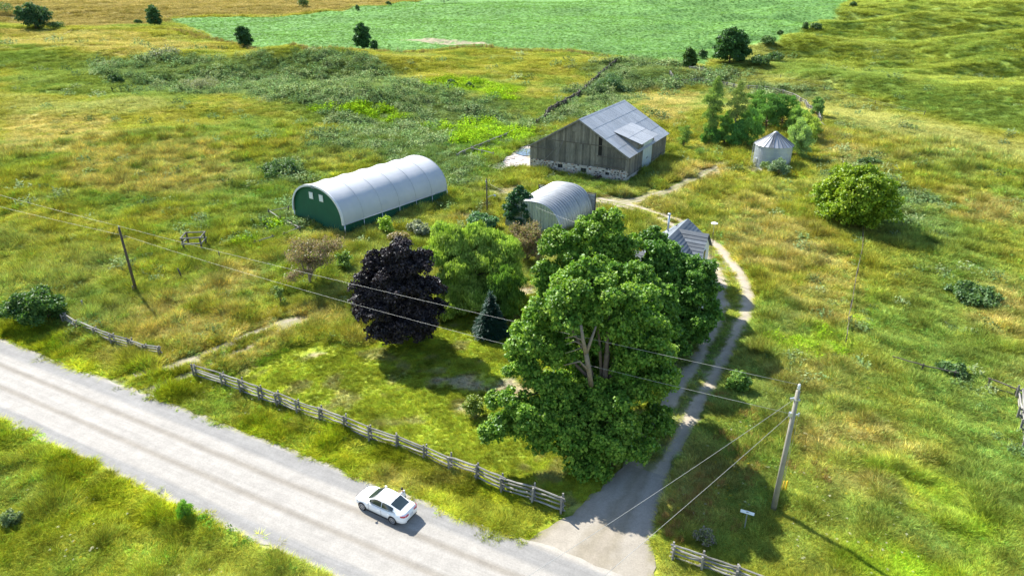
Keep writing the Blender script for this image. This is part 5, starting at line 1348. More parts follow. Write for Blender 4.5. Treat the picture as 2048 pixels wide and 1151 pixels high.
def mast():
    p = Vector((24.75, 79.0, 0)); root = empty('antenna_mast', p, .3, 'thin rusty lattice mast with a white dish on top beside the house', 'antenna mast')
    RU = simple('mast_steel', (.16, .12, .10), .6, .5)
    mb = MB(); leg = [(.17 * math.cos(a), .17 * math.sin(a)) for a in (0, 2.094, 4.189)]
    for x, y in leg: mb.tube([(x, y, 0), (x, y, 4.6), (x * .1, y * .1, 5.7)], .02, 5)
    z = .2
    while z < 4.6:
        for i in range(3): a, b_ = leg[i], leg[(i + 1) % 3]; mb.beam((*a, z), (*b_, z + .2), .012); mb.beam((*b_, z + .2), (*a, z + .4), .012)
        z += .4
    mb.build('lattice', RU, root); mb = MB(); mb.tube([(0, 0, 5.5), (0, 0, 6.85)], .025, 6); mb.build('top_tube', GALV, root)
    mb = MB(); k = []
    for i in range(6):
        r_ = .42 * i / 5; k.append((r_, .12 * (1 - (r_ / .42) ** 2)))
    V = [(r_ * math.cos(a), r_ * math.sin(a), 6.88 + z) for r_, z in k for a in [j * math.pi / 8 for j in range(16)]]
    mb.v = V; mb.f = [(i * 16 + j, (i + 1) * 16 + j, (i + 1) * 16 + (j + 1) % 16, i * 16 + (j + 1) % 16) for i in range(5) for j in range(16)]; mb.m = [0] * len(mb.f)
    mb.build('dish', simple('white_plastic', (.82, .82, .82), .35, var=.03), root, True)
mast()

# ================================================================== grain bin
def grain_bin():
    Rr = 3.45; Hh = 4.5; A = 6.75
    root = empty('grain_bin', (50.6, 131.2, 0), 0, 'round galvanised steel grain bin with conical ribbed roof', 'grain bin')
    m, nt, b = mat('bin_steel'); oc = objco(nt); wv = N(nt, 'ShaderNodeTexWave'); wv.bands_direction = 'Z'; wv.inputs['Scale'].default_value = 3.2; nt.links.new(oc, wv.inputs['Vector'])
    nz = noise(nt, .5, 4, .6, mapping(nt, oc, (1, 1, .4)))
    nt.links.new(ramp(nt, nz, [(.3, (.31, .35, .40)), (.7, (.41, .45, .49))]), b.inputs['Base Color']); b.inputs['Metallic'].default_value = .6; b.inputs['Roughness'].default_value = .42; bump(nt, b, wv.outputs['Fac'], .45, .03)
    for i in range(5):
        mb = MB(); z0, z1 = i * Hh / 5, (i + 1) * Hh / 5; rr = Rr + .004 * (i % 2)
        mb.grid(lambda u, v: (rr * math.cos(v * 6.28319), rr * math.sin(v * 6.28319), z0 + (z1 - z0) * u), 1, 64); mb.build('wall_ring', m, root, True)
        mb = MB(); mb.tube([(rr * math.cos(a), rr * math.sin(a), z1) for a in [k * math.pi / 24 for k in range(49)]], .022, 4); mb.build('ring_seam', GALV, root)
    n = 26; RM = simple('bin_roof_steel', (.37, .39, .41), .4, .5, var=.12, randobj=.12); RIBM = simple('bin_rib_steel', (.17, .19, .21), .5, .5, var=.1)
    for i in range(n):
        a0, a1 = i * 6.28319 / n, (i + 1) * 6.28319 / n
        mb = MB(); r1 = Rr + .22; z1 = Hh - .08; r0 = .38; z0 = A - .12
        P = [(r0 * math.cos(a0), r0 * math.sin(a0), z0), (r1 * math.cos(a0), r1 * math.sin(a0), z1), (r1 * math.cos(a1), r1 * math.sin(a1), z1), (r0 * math.cos(a1), r0 * math.sin(a1), z0)]
        mb.poly(P[::-1]); q = [Vector(p) for p in P]; sh_ = mb.build('roof_sheet', RM, root); mb = MB(); mb.beam(q[0] + Vector((0, 0, .04)), q[1] + Vector((0, 0, .04)), .10, .10); mb.build('rib', RIBM, sh_)
    mb = MB(); mb.tube([(0, 0, A - .2), (0, 0, A + .02), (0, 0, A + .16)], [.45, .42, .12], 16); mb.build('cap', RM, root, True)
    lad = MB(); a = -2.05; ca, sa = math.cos(a), math.sin(a)
    def on(rr, t): z = (A - .12) - (rr - .38) / (Rr + .22 - .38) * (A - .04 - Hh); return Vector((rr * ca - sa * t, rr * sa + ca * t, z + .12))
    for t in (-.22, .22): lad.beam(on(.5, t), on(3.9, t), .05)
    for k in range(11): rr = .7 + k * .31; lad.beam(on(rr, -.22), on(rr, .22), .05)
    lad.build('roof_ladder', simple('ladder_dark', (.10, .10, .10), .6, .4), root)
    mb = MB(); b_ = -2.9; mb.box((Rr * math.cos(b_) * 1.008, Rr * math.sin(b_) * 1.008, 1.05), (.05, .75, 1.7), b_); d = mb.build('door', GALV, root); h = MB(); h.box(((Rr + .1) * math.cos(b_), (Rr + .1) * math.sin(b_), 1.0), (.05, .08, .25), b_); h.build('handle', WOOD_DARK, d)
    mb = MB()
    for t in (-.2, .2): mb.beam((-Rr - .18, .9 + t, .2), (-Rr - .18, .9 + t, Hh), .04)
    for k in range(12): mb.beam((-Rr - .18, .7, .4 + k * .35), (-Rr - .18, 1.1, .4 + k * .35), .035)
    mb.build('side_ladder', GALV, root)
    mb = MB(); mb.tube([(0, 0, -.15), (0, 0, .1)], Rr + .35, 32); mb.build('footing', simple('pale_concrete', (.45, .43, .4), .9), root)
grain_bin()

# ================================================================== rail fences
RAILS = []
for k in range(5):
    rr = random.Random(60 + k); mb = MB(); ps = [(x, rr.uniform(-.035, .035), rr.uniform(-.04, .04)) for x in (0, .25, .5, .75, 1.0)]
    mb.tube(ps, [.055, .06, .055, .065, .05], 6); RAILS.append(mb.mesh('rail'))
POSTM = []
for k in range(3):
    rr = random.Random(80 + k); mb = MB(); mb.tube([(0, 0, 0), (rr.uniform(-.03, .03), rr.uniform(-.03, .03), .6), (rr.uniform(-.04, .04), 0, 1)], [.085, .08, .07], 7); POSTM.append(mb.mesh('post'))
BLOCK = MB(); BLOCK.box((0, 0, 0), (.5, .13, .11)); BLOCK = BLOCK.mesh('cross_block')
def rail_fence(name, label, px, spacing=2.65, h=1.35, nr=4, seed=1, double=True, m=None, group=None, fat=1.0, broken=0.0, cat='fence', jit=.12, pm=None):
    m = m or WOOD; pts = at_many(px); r = random.Random(seed)
    seg = [Vector(p) for p in pts]; out = [seg[0]]
    for i in range(len(seg) - 1):
        L = (seg[i + 1] - seg[i]).length; n = max(1, round(L / spacing))
        for k in range(1, n + 1):
            q = seg[i].lerp(seg[i + 1], k / n); q.x += r.uniform(-jit, jit); q.y += r.uniform(-jit, jit); q.z = hz(q.x, q.y); out.append(q)
    root = empty(name, out[0], 0, label, cat, group); o0 = out[0]
    for i, q in enumerate(out):
        d = (out[min(i + 1, len(out) - 1)] - out[max(0, i - 1)]).normalized(); n = Vector((-d.y, d.x, 0))
        for s in ((-1, 1) if double else (0,)):
            p = q + n * s * .17 * fat - o0
            link('post', POSTM[r.randrange(3)], pm or m, root, p + Vector((0, 0, -.1)), (r.uniform(-.07, .07), r.uniform(-.07, .07), r.uniform(0, 6)), (fat, fat, h * r.uniform(1.0, 1.18) + .1))
        if double:
            for z in (.38, .82):
                link('cross_block', BLOCK, m, root, q - o0 + Vector((0, 0, h * z)), (0, 0, math.atan2(n.y, n.x)), (fat, fat, fat))
    for i in range(len(out) - 1):
        for k in range(nr):
            if r.random() < broken: continue
            z = h * (.22 + .74 * k / max(1, nr - 1)) if nr > 1 else h * .8
            a = out[i] - o0 + Vector((r.uniform(-.06, .06), r.uniform(-.06, .06), z + r.uniform(-.06, .06))); b_ = out[i + 1] - o0 + Vector((r.uniform(-.06, .06), r.uniform(-.06, .06), z + r.uniform(-.06, .06)))
            d = b_ - a; u = d.normalized(); a = a - u * .22; d = d + u * .44
            o = link('rail', RAILS[r.randrange(5)], m, root, a, (0, 0, 0), (d.length, fat * r.uniform(.9, 1.3), fat * r.uniform(.9, 1.25)))
            o.rotation_mode = 'QUATERNION'; o.rotation_quaternion = d.to_track_quat('X', 'Z')
    return root
rail_fence('split_rail_fence', 'long grey split rail fence between the gravel road and the front lawn', [(392, 755), (450, 773), (640, 843), (850, 921), (1122, 1026)], 2.55, 1.45, 4, 3)
rail_fence('split_rail_fence', 'shorter grey split rail fence ending at the dark roadside bush', [(132, 648), (160, 662), (230, 690), (292, 711), (322, 714)], 2.5, 1.3, 4, 4)
rail_fence('split_rail_fence', 'grey split rail fence in the bottom right foreground', [(1345, 1118), (1403, 1140), (1470, 1165), (1540, 1192)], 2.3, 1.25, 4, 5)
rail_fence('zigzag_rail_fence', 'dark tangled rail fence running diagonally up behind the barn', [(1234, 125), (1205, 148), (1180, 172), (1150, 198), (1105, 222), (1075, 252)], 2.6, 1.5, 5, 6, m=WOOD_DARK, fat=1.7, jit=.45)
rail_fence('broken_rail_fence', 'broken low rail fence among the weeds left of the barn', [(1030, 268), (1010, 278), (980, 292), (945, 305), (915, 320)], 3.2, 1.2, 2, 7, fat=1.3, jit=.3)
rail_fence('broken_rail_fence', 'short rail run meeting the broken fence beside the concrete yard', [(945, 306), (985, 316)], 3.4, 1.1, 2, 17, fat=1.2)
rail_fence('hill_rail_fence', 'pale rail fence along the hill crest above the poplars', [(1340, 150), (1352, 166), (1375, 168), (1400, 164), (1440, 172), (1480, 180), (1530, 182), (1565, 190), (1585, 196), (1610, 210), (1632, 226), (1640, 246)], 3.0, 1.4, 3, 8, fat=1.25)
rail_fence('hill_rail_fence', 'fallen end of the hill fence running down beside the thicket', [(1642, 252), (1655, 264), (1664, 276)], 2.2, .9, 3, 9, fat=1.3, jit=.4)
rail_fence('pole_gate', 'pale board gate lying near the top of the hill fence', [(1378, 140), (1392, 142), (1420, 147)], 4, 1.3, 4, 10, fat=1.3, double=False)
rail_fence('wire_fence', 'thin fence line of posts and a top rail below the round tree', [(1724, 464), (1722, 500), (1712, 555), (1700, 620), (1690, 690)], 5.2, 1.2, 1, 11, double=False, m=WOOD_DARK, fat=.6, jit=.02)
rail_fence('low_rail_fence', 'dark low rail fence buried in weeds at the right', [(1786, 728), (1842, 744), (1905, 756)], 4.6, .8, 2, 12, double=False, m=WOOD_DARK, fat=.9)
rail_fence('low_rail_fence', 'dark rail fence section near the right picture edge', [(1975, 775), (2030, 795)], 4.4, .95, 2, 13, double=False, m=WOOD_DARK, fat=1.0)
rail_fence('side_rail_fence', 'grey rail fence running down the right picture edge', [(2036, 800), (2042, 840), (2050, 900), (2062, 980)], 2.6, 1.3, 3, 14, fat=1.2)
rail_fence('paddock_rail', 'single grey rail on two posts left of the fabric hall', [(512, 494), (546, 482)], 5, 1.0, 1, 15, double=False, pm=WOOD_DARK, fat=1.2)
rail_fence('paddock_rail', 'bent single rail on three posts in front of the hall gable', [(569, 478), (601, 466), (577, 452)], 6, 1.05, 1, 16, double=False, pm=WOOD_DARK, fat=1.2)
rail_fence('paddock_rail', 'angled single rail on three posts touching the left corner of the hall', [(562, 446), (540, 432), (578, 424)], 6, 1.05, 1, 18, double=False, pm=WOOD_DARK, fat=1.2)
rail_fence('hill_rail_fence', 'single loose rail above the round tree', [(1682, 324), (1690, 336)], 3, .7, 2, 19, double=False, fat=1.3)
POSTS = [(269, 592, 'old dark fence post at the foot of the left utility pole'), (363, 556, 'old leaning dark post below the wooden frame'), (440, 522, 'old dark post between the wooden frame and the single rail'), (168, 622, 'stubby pale post in the paddock corner by the roadside bush')]
for i, (u, v, lb_) in enumerate(POSTS):
    p = at(u, v); mb = MB(); mb.tube([(0, 0, -.2), (.03, 0, .7), (-.05 if i == 1 else .02, 0, 1.35)], [.1, .095, .085], 8); tag(mb.build('old_post', WOOD_DARK if i < 3 else WOOD, None, True, loc=p, rot=(0, -.12 if i == 1 else .03, 0)), lb_, 'post', 'old posts of the paddock fence line')
# field margin wire fence with many small posts
def wire_line(label, px, spacing, seed, h=1.3, rad=.09):
    pts = [Vector(p) for p in at_many(px)]; r = random.Random(seed); root = empty('field_wire_fence', pts[0], 0, label, 'fence'); o0 = pts[0]; W_ = MB(); last = None
    mp = MB(); mp.tube([(0, 0, -.2), (0, 0, h)], rad, 6); mp = mp.mesh('post')
    for i in range(len(pts) - 1):
        n = max(1, int((pts[i + 1] - pts[i]).length / spacing))
        for k in range(n):
            q = pts[i].lerp(pts[i + 1], k / n); q.z = hz(q.x, q.y); link('post', mp, WOOD_DARK, root, q - o0, (r.uniform(-.08, .08), r.uniform(-.08, .08), 0), (1, 1, r.uniform(.8, 1.2)))
            if last is not None:
                for z in (.6, 1.1): W_.beam(last + Vector((0, 0, z)), q - o0 + Vector((0, 0, z)), .02)
            last = q - o0
    W_.build('wire', GALV, root)
wire_line('posts and wire along the near side of the crop field, left part', [(335, 52), (420, 78), (500, 98)], 7, 1)
wire_line('posts and wire along the near side of the crop field, middle part', [(500, 98), (620, 103), (760, 102), (900, 99), (1080, 104), (1232, 118)], 7.5, 2)
wire_line('posts and wire on the upper margin between tan field and crop', [(335, 36), (450, 33), (600, 29)], 12, 3)
wire_line('thin posts and wire crossing the hill above the rail fence', [(1400, 146), (1560, 158), (1750, 210), (1960, 262)], 13, 4)
wire_line('posts along the far left meadow edge', [(0, 88), (90, 82), (170, 57), (260, 52)], 14, 5)
wire_line('posts and wire right of the diagonal fence towards the gate', [(1236, 120), (1300, 132), (1370, 140)], 6, 6)
# ================================================================== wooden frame in the paddock
def frame_box():
    FR = at(392, 500); p = FR; ang = .12; root = empty('wooden_frame', p, ang, 'open cube frame of pale rails on dark legs standing in the paddock', 'wooden frame')
    w, d, h = 2.3, 2.0, 2.3
    cs = [(-w / 2, -d / 2), (w / 2, -d / 2), (w / 2, d / 2), (-w / 2, d / 2)]
    for x, y in cs: mb = MB(); mb.box((x, y, h / 2), (.2, .2, h)); mb.build('leg', WOOD_DARK, root)
    for z in (h - .1, h * .60):
        for i in range(4):
            a, b_ = Vector((*cs[i], z)), Vector((*cs[(i + 1) % 4], z)); u = (b_ - a).normalized(); n = Vector((u.y, -u.x, 0)) * .13
            mb = MB(); mb.beam(a + n - u * .1 * (1 if i % 2 else 2.2), b_ + n + u * .1 * (1 if i % 2 else 2.2), .08, .17); mb.build('rail', WOOD, root)
frame_box()

# ================================================================== utility poles and lines
PW = simple('utility_pole_wood', (.26, .245, .20), .85, var=.2, vscale=1.5, bumps=.2)
def upole(name, p, h, r0, label, m, lean=(0, 0), cat='utility pole'):
    root = empty(name, p, 0, label, cat); mb = MB(); mb.tube([(0, 0, -.5), (lean[0] * .5, lean[1] * .5, h * .5), (lean[0], lean[1], h)], [r0, r0 * .86, r0 * .7], 14); mb.build('shaft', m, root, True); return root
pr = Vector((18.6, 37.4, 0)); R1 = upole('utility_pole', pr, 10.2, .20, 'grey utility pole in the right foreground carrying four wires', PW)
mb = MB(); mb.tube([(.0, -.0, 10.2), (0, 0, 10.32), (0, 0, 10.38), (0, 0, 10.52), (0, 0, 10.58), (0, 0, 10.72)], [.05, .05, .11, .07, .11, .05], 10); mb.build('insulator', simple('grey_porcelain', (.62, .66, .68), .25, var=.05), R1, True)
mb = MB(); mb.box((-.25, .05, 9.55), (.3, .1, .12)); mb.box((.0, 0, 9.55), (.36, .36, .08)); mb.build('bracket', GALV, R1)
mb = MB(); mb.box((-.18, 0, 8.35), (.2, .22, .3)); mb.box((.25, .02, 8.3), (.2, .08, .1)); mb.tube([(.36, 0, 8.2), (.36, 0, 8.45)], .06, 8); mb.build('clamp', GALV, R1)
mb = MB(); mb.tube([(.35, .0, 8.3), (.8, .9, 4.5), (1.2, 1.7, .4)], .012, 5, False); mb.tube([(.0, .15, 9.4), (.75, .95, 4.5), (1.1, 1.6, .4)], .012, 5, False); mb.build('guy_wire', GALV, R1)
YM = simple('yellow_plastic', (.75, .45, .01), .5, var=.05)
for dx in (0, .22):
    mb = MB(); mb.tube([(0, 0, 0), (-.12 * .3, -.2 * .3, 1.3)], .055, 8); tag(mb.build('guy_guard', YM, None, True, loc=pr + Vector((1.25 + dx, 1.75, .0))), 'yellow guy wire guard tube, %s of the pair behind the right pole' % ('left one' if dx == 0 else 'right one'), 'wire guard', 'yellow guard tubes')
pl = at(275, 590); L1 = upole('utility_pole', pl, 8.5, .17, 'dark utility pole standing in the left paddock', simple('creosote_wood', (.075, .06, .045), .85, var=.2), (-.15, 0))
mb = MB(); mb.tube([(-.15, 0, 8.5), (-.15, 0, 8.7)], [.05, .04], 8); mb.build('insulator', GALV, L1, True)
mb = MB(); mb.box((.1, -.05, 7.3), (.5, .07, .08)); mb.tube([(.4, -.05, 7.3), (.4, -.05, 7.5)], .05, 8); mb.build('bracket', WOOD_DARK, L1)
py_ = Vector((-3.9, 102.1, 0)); Y1 = upole('yard_light_pole', py_, 5.9, .13, 'short dark yard pole with a lamp arm near the fabric hall', WOOD_DARK, cat='lamp pole')
mb = MB(); mb.tube([(.1, 0, 2.9), (.7, -.1, 3.25), (1.15, -.1, 3.3)], .04, 6); mb.build('arm', GALV, Y1); mb = MB(); mb.tube([(1.1, -.1, 3.35), (1.25, -.1, 3.2), (1.28, -.1, 3.1)], [.1, .2, .16], 10); mb.build('lamp_head', GALV, Y1)
mb = MB(); mb.box((-.15, -.05, 5.4), (.12, .12, .25)); mb.build('insulator', GALV, Y1)
WIRE = simple('aluminium_wire', (.42, .42, .40), .5, .2, var=.05)
def wire(a, b, sag, label, rad=.0095, n=24):
    a = Vector(a); b = Vector(b); pts = [a.lerp(b, i / n) - a - Vector((0, 0, sag * 4 * (i / n) * (1 - i / n))) for i in range(n + 1)]
    mb = MB(); mb.tube(pts, rad, 5); tag(mb.build('power_line', WIRE, None, True, loc=a), label, 'wire')
wire(pl + Vector((-.15, 0, 8.68)), pr + Vector((0, 0, 10.66)), .35, 'upper wire strung from the left pole to the top of the right pole')
wire(pl + Vector((.4, -.05, 7.5)), pr + Vector((-.15, .0, 8.4)), .75, 'lower wire strung from the left pole to the clamp of the right pole')
q0 = flat(0, 386, 9.0); q1 = flat(0, 409, 8.0)
dv = (Vector((q0[0], q0[1], 9.0)) - (pl + Vector((-.15, 0, 8.68)))).normalized() * 60
wire(pl + Vector((-.15, 0, 8.68)), pl + Vector((-.15, 0, 8.68)) + dv, .3, 'upper wire leaving the left pole towards the left picture edge')
dv = (Vector((q1[0], q1[1], 8.0)) - (pl + Vector((.4, 0, 7.5)))).normalized() * 60
wire(pl + Vector((.4, -.05, 7.5)), pl + Vector((.4, -.05, 7.5)) + dv, .3, 'lower wire leaving the left pole towards the left picture edge')
wire(pr + Vector((-.1, 0, 9.6)), (-3.6, 19.6, 9.6), .2, 'upper wire from the right pole crossing the driveway mouth', .0105)
wire(pr + Vector((-.25, 0, 8.3)), (-3.2, 17.0, 8.4), .2, 'lower wire from the right pole crossing the driveway mouth', .0105)
wire(py_ + Vector((.0, 0, 5.3)), (15.4, 79.2, 4.6), .9, 'service wire sagging from the yard pole past the ribbed shed', .012)
# sign post
def sign():
    p = at(1488, 1060); root = empty('road_marker_sign', p, R(-25), 'short grey post carrying a flat two way blade sign near the driveway mouth', 'sign')
    mb = MB(); mb.box((0, 0, .8), (.09, .06, 1.7)); mb.build('post', GALV, root)
    mb = MB(); mb.box((0, -.04, 1.66), (.9, .02, .20), Matrix.Rotation(R(-28), 3, 'X')); mb.build('blade', simple('faded_sign_sheet', (.62, .68, .70), .4, .1, var=.1), root)
    mb = MB(); mb.box((0, 0, 1.68), (.16, .12, .08)); mb.build('bracket', GALV, root)
sign()

# ================================================================== car
def car():
    root = empty('parked_car', (-9.0, 37.57, .045), math.atan2(.504, -.863), 'white sedan parked on the road shoulder beside the rail fence', 'car')
    PAINT, nt, b = mat('white_car_paint'); b.inputs['Base Color'].default_value = (.80, .81, .82, 1); b.inputs['Roughness'].default_value = .28; b.inputs['Coat Weight'].default_value = .6; b.inputs['Coat Roughness'].default_value = .05
    nz = noise(nt, 3, 3, .5, objco(nt)); nt.links.new(ramp(nt, nz, [(.3, (.77, .78, .79)), (.7, (.82, .83, .83))]), b.inputs['Base Color'])
    GLS, nt, b = mat('tinted_glass'); b.inputs['Base Color'].default_value = (.02, .032, .036, 1); b.inputs['Roughness'].default_value = .04; b.inputs['Specular IOR Level'].default_value = .8
    BLK = simple('black_trim', (.015, .015, .017), .5, var=.1); TYR = simple('tyre_rubber', (.02, .02, .02), .85, var=.1); ALU = simple('alloy_rim', (.60, .61, .62), .3, .6, var=.05)
    RED, nt, b = mat('red_tail_lens'); b.inputs['Base Color'].default_value = (.42, .012, .02, 1); b.inputs['Roughness'].default_value = .12
    CLR, nt, b = mat('clear_head_lens'); b.inputs['Base Color'].default_value = (.30, .32, .35, 1); b.inputs['Roughness'].default_value = .08; b.inputs['Metallic'].default_value = .3
    def itp(x, T):
        for (a, va), (b_, vb) in zip(T, T[1:]):
            if x <= b_:
                t = (x - a) / (b_ - a); t = t * t * (3 - 2 * t) if False else t
                return va + (vb - va) * t
        return T[-1][1]
    hw = lambda x: itp(x, [(-2.34, .60), (-2.28, .74), (-2.1, .83), (-1.6, .885), (-.6, .90), (.8, .90), (1.5, .885), (1.95, .83), (2.18, .72), (2.28, .58), (2.34, .40)])
    top = lambda x: itp(x, [(-2.34, .80), (-2.28, .98), (-2.15, 1.045), (-1.8, 1.05), (-1.2, .98), (-.5, .93), (.8, .93), (1.1, .90), (1.6, .82), (2.0, .73), (2.2, .64), (2.34, .50)])
    bot = lambda x: itp(x, [(-2.34, .36), (-2.1, .24), (-1.8, .20), (1.9, .18), (2.2, .22), (2.34, .30)])
    # body by sections
    xs_ = sorted(set([round(-2.34 + i * 4.68 / 52, 3) for i in range(53)])); mb = MB(); sec = []
    for x in xs_:
        w, t, bo = hw(x), top(x), bot(x); side = min(t - .06, .80)
        sec.append([(x, 0, bo), (x, w * .86, bo), (x, w * .97, bo + .10), (x, w * 1.0, (bo + side) / 2), (x, w * .985, side - .04), (x, w * .93, side + .03 if side + .03 < t else t), (x, w * .84, t - .01), (x, w * .5, t + .025), (x, 0, t + .035)])
    k = len(sec[0])
    full = [s + [(x, -y, z) for x, y, z in s[-2:0:-1]] for s in sec]; kk = len(full[0])
    for s in full: mb.v += s
    for i in range(len(full) - 1):
        for j in range(kk): mb.f.append((i * kk + j, (i + 1) * kk + j, (i + 1) * kk + (j + 1) % kk, i * kk + (j + 1) % kk)); mb.m.append(0)
    mb.f.append(tuple(range(kk))); mb.f.append(tuple((len(full) - 1) * kk + j for j in range(kk - 1, -1, -1))); mb.m += [0, 0]
    body = mb.build('body', PAINT, root, True)
    # cabin
    rt = lambda x: itp(x, [(-1.95, 1.06), (-1.5, 1.17), (-1.0, 1.34), (-.75, 1.385), (-.3, 1.415), (.1, 1.41), (.35, 1.365), (.6, 1.24), (.85, 1.10), (1.15, .925)])
    bw = lambda x: itp(x, [(-1.95, .60), (-1.5, .76), (-1.0, .83), (0, .84), (.6, .82), (1.15, .66)])
    rw = lambda x: itp(x, [(-1.95, .55), (-1.5, .58), (-1.0, .60), (-.3, .62), (.2, .61), (.6, .63), (1.15, .64)])
    belt = lambda x: min(top(x) - .005, rt(x) - .004)
    cx = [-1.95 + i * 3.1 / 40 for i in range(41)]; mb = MB(); S = []
    for x in cx:
        z = rt(x); S.append([(x, bw(x), belt(x)), (x, rw(x) + (bw(x) - rw(x)) * .5, (belt(x) + z) / 2 + .015), (x, rw(x), z), (x, rw(x) * .6, z + .028), (x, 0, z + .038)])
    full = [s + [(x, -y, z) for x, y, z in s[-2::-1]] for s in S]; kk = len(full[0])
    for s in full: mb.v += s
    for i in range(len(full) - 1):
        for j in range(kk - 1): mb.f.append((i * kk + j, (i + 1) * kk + j, (i + 1) * kk + j + 1, i * kk + j + 1)); mb.m.append(0)
    mb.build('roof', PAINT, root, True)
    def topsurf(x, s, lift):     # s -1..1 across
        a = abs(s); y = s * rw(x); z = rt(x) + .038 - .010 * a - .028 * max(0, (a - .6) / .4); return (x, y, z + lift)
    def patch(x0, x1, smax, lift, name, n=12, edge=0.0, nrm=(0, 0)):
        mb = MB()
        def fn(u, v):
            x = x0 + (x1 - x0) * u; s = (v * 2 - 1) * (smax + edge * u); p = topsurf(x, s, 0); return (p[0] + nrm[0] * lift, p[1], p[2] + nrm[1] * lift)
        mb.grid(fn, n, 10); return mb.build(name, GLS, root, True)
    patch(.40, 1.10, .93, .014, 'windshield', nrm=(.6, .8))
    patch(-1.78, -.98, .90, .014, 'rear_window', nrm=(-.5, .85))
    def sidew(x0, x1, sg, name, t0=.12, t1=.86):
        mb = MB()
        def fn(u, v):
            x = x0 + (x1 - x0) * u; hh = rt(x) - belt(x); t = t0 + (t1 - t0) * v
            if hh < .12: t = t0 + .02 * v
            y = bw(x) + (rw(x) - bw(x)) * t; z = belt(x) + hh * t + .03 * math.sin(math.pi * t) * .5; return (x, sg * (y + .014), z)
        mb.grid(fn, 10, 4); mb.build(name, GLS, root, True)
    for sg in (-1, 1):
        sidew(-.30, .78, sg, 'side_window'); sidew(-1.30, -.36, sg, 'side_window')
        mb = MB(); mb.grid(lambda u, v: (-1.45 + 2.35 * u, sg * (bw(-1.45 + 2.35 * u) + .02), belt(-1.45 + 2.35 * u) + .005 + .03 * v), 14, 1); mb.build('window_trim', BLK, root)
        for x0 in (-.33, .74 if False else .80, -1.15):
            pts = [(x0, sg * (hw(x0) * .99 + .006), .30), (x0, sg * (hw(x0) + .008), .55), (x0, sg * (hw(x0) * .985 + .006), .78)]
            mb = MB(); mb.tube(pts, .006, 4); mb.build('door_gap', BLK, root)
        for x0 in (-.05 - .1, -1.02):
            mb = MB(); mb.box((x0, sg * (hw(x0) + .018), .73), (.20, .03, .03)); mb.build('door_handle', PAINT, root)
        mb = MB(); mb.grid(lambda u, v: (-.95 + 1.95 * u, sg * (hw(0) + .006), .20 + .07 * v), 1, 1); mb.build('sill', BLK, root)
        # mirrors
        mb = MB(); c = Vector((.72, sg * 1.0, .99)); mb.tube([c + Vector((-.07, 0, 0)), c + Vector((-.03, 0, 0)), c + Vector((.06, 0, 0)), c + Vector((.11, 0, 0))], [.06, .085, .08, .03], 10); mb.beam(c + Vector((0, -sg * .05, -.03)), (.74, sg * .80, .95), .05, .03); mb.build('mirror', PAINT, root, True)
        # lights
        mb = MB(); mb.grid(lambda u, v: (-1.98 - .34 * u, sg * (hw(-1.98 - .34 * u) * .93 + .012 + .008), .82 + .13 * v + .02 * u), 8, 2)
        mb.grid(lambda u, v: (-2.325 - .022, sg * (.60 - .30 * u), .83 + .12 * v), 2, 2); mb.build('taillight', RED, root, True)
        mb = MB(); mb.grid(lambda u, v: (1.84 + .42 * u, sg * (hw(1.84 + .42 * u) * .975 + .012), .60 + .09 * v - .03 * u), 8, 2); mb.build('headlight', CLR, root, True)
        for xa in (1.42, -1.315):
            # arch, wheel
            mb = MB(); n = 20; w = hw(xa)
            mb.poly([(xa + .375 * math.cos(a), sg * (w + .004), .315 + .375 * math.sin(a)) for a in [i * 6.283 / n for i in range(n)]]); mb.build('wheel_arch', BLK, root)
            wh = empty('wheel', (xa, sg * (w - .085), .315)); wh.parent = root; wh.rotation_euler = (0, r_.uniform(0, 1), 0)
            mb = MB(); prof = [(.20, -.10), (.29, -.105), (.318, -.08), (.32, 0), (.318, .08), (.29, .105), (.20, .10)]
            for rr, yy in prof: mb.v += [(rr * math.cos(a), yy, rr * math.sin(a)) for a in [i * 6.2832 / 28 for i in range(28)]]
            for i in range(len(prof) - 1):
                for j in range(28): mb.f.append((i * 28 + j, i * 28 + (j + 1) % 28, (i + 1) * 28 + (j + 1) % 28, (i + 1) * 28 + j)); mb.m.append(0)
            mb.build('tyre', TYR, wh, True)
            mb = MB()
            for i in range(9): a = i * 6.2832 / 9; mb.beam((0, sg * .085, 0), (.205 * math.cos(a), sg * .098, .205 * math.sin(a)), .045, .02)
            mb.tube([(.215 * math.cos(a), sg * .10, .215 * math.sin(a)) for a in [i * 6.2832 / 24 for i in range(25)]], .018, 5); mb.tube([(0, sg * .06, 0), (0, sg * .11, 0)], .045, 10); mb.build('rim', ALU, wh)
            mb = MB(); mb.tube([(0, sg * .05, 0), (0, sg * .06, 0)], .2, 20); mb.build('brake_disc', BLK, wh)
    mb = MB(); mb.grid(lambda u, v: (2.345, -.42 + .84 * u, .33 + .16 * v), 4, 1); mb.grid(lambda u, v: (2.31, -.5 + 1.0 * u, .53 + .05 * v), 4, 1); mb.build('grille', BLK, root)
    mb = MB(); mb.grid(lambda u, v: (-2.348, -.55 + 1.1 * u, .37 + .10 * v), 4, 1); mb.build('rear_diffuser', BLK, root)
    mb = MB(); mb.box((-2.352, 0, .74), (.01, .32, .15)); mb.build('licence_plate', simple('plate_white', (.5, .53, .6), .4, var=.05), root)
    mb = MB(); mb.beam((-.86, 0, 1.42), (-1.0, 0, 1.48), .025, .05); mb.build('roof_antenna', PAINT, root)
    for sg in (-1, 1): mb = MB(); mb.beam((1.12, .35 * sg, .935), (.95, -.15 * sg * .5 + .2 * sg, 1.045), .02, .012); mb.build('wiper', BLK, root)
r_ = random.Random(2)
car()
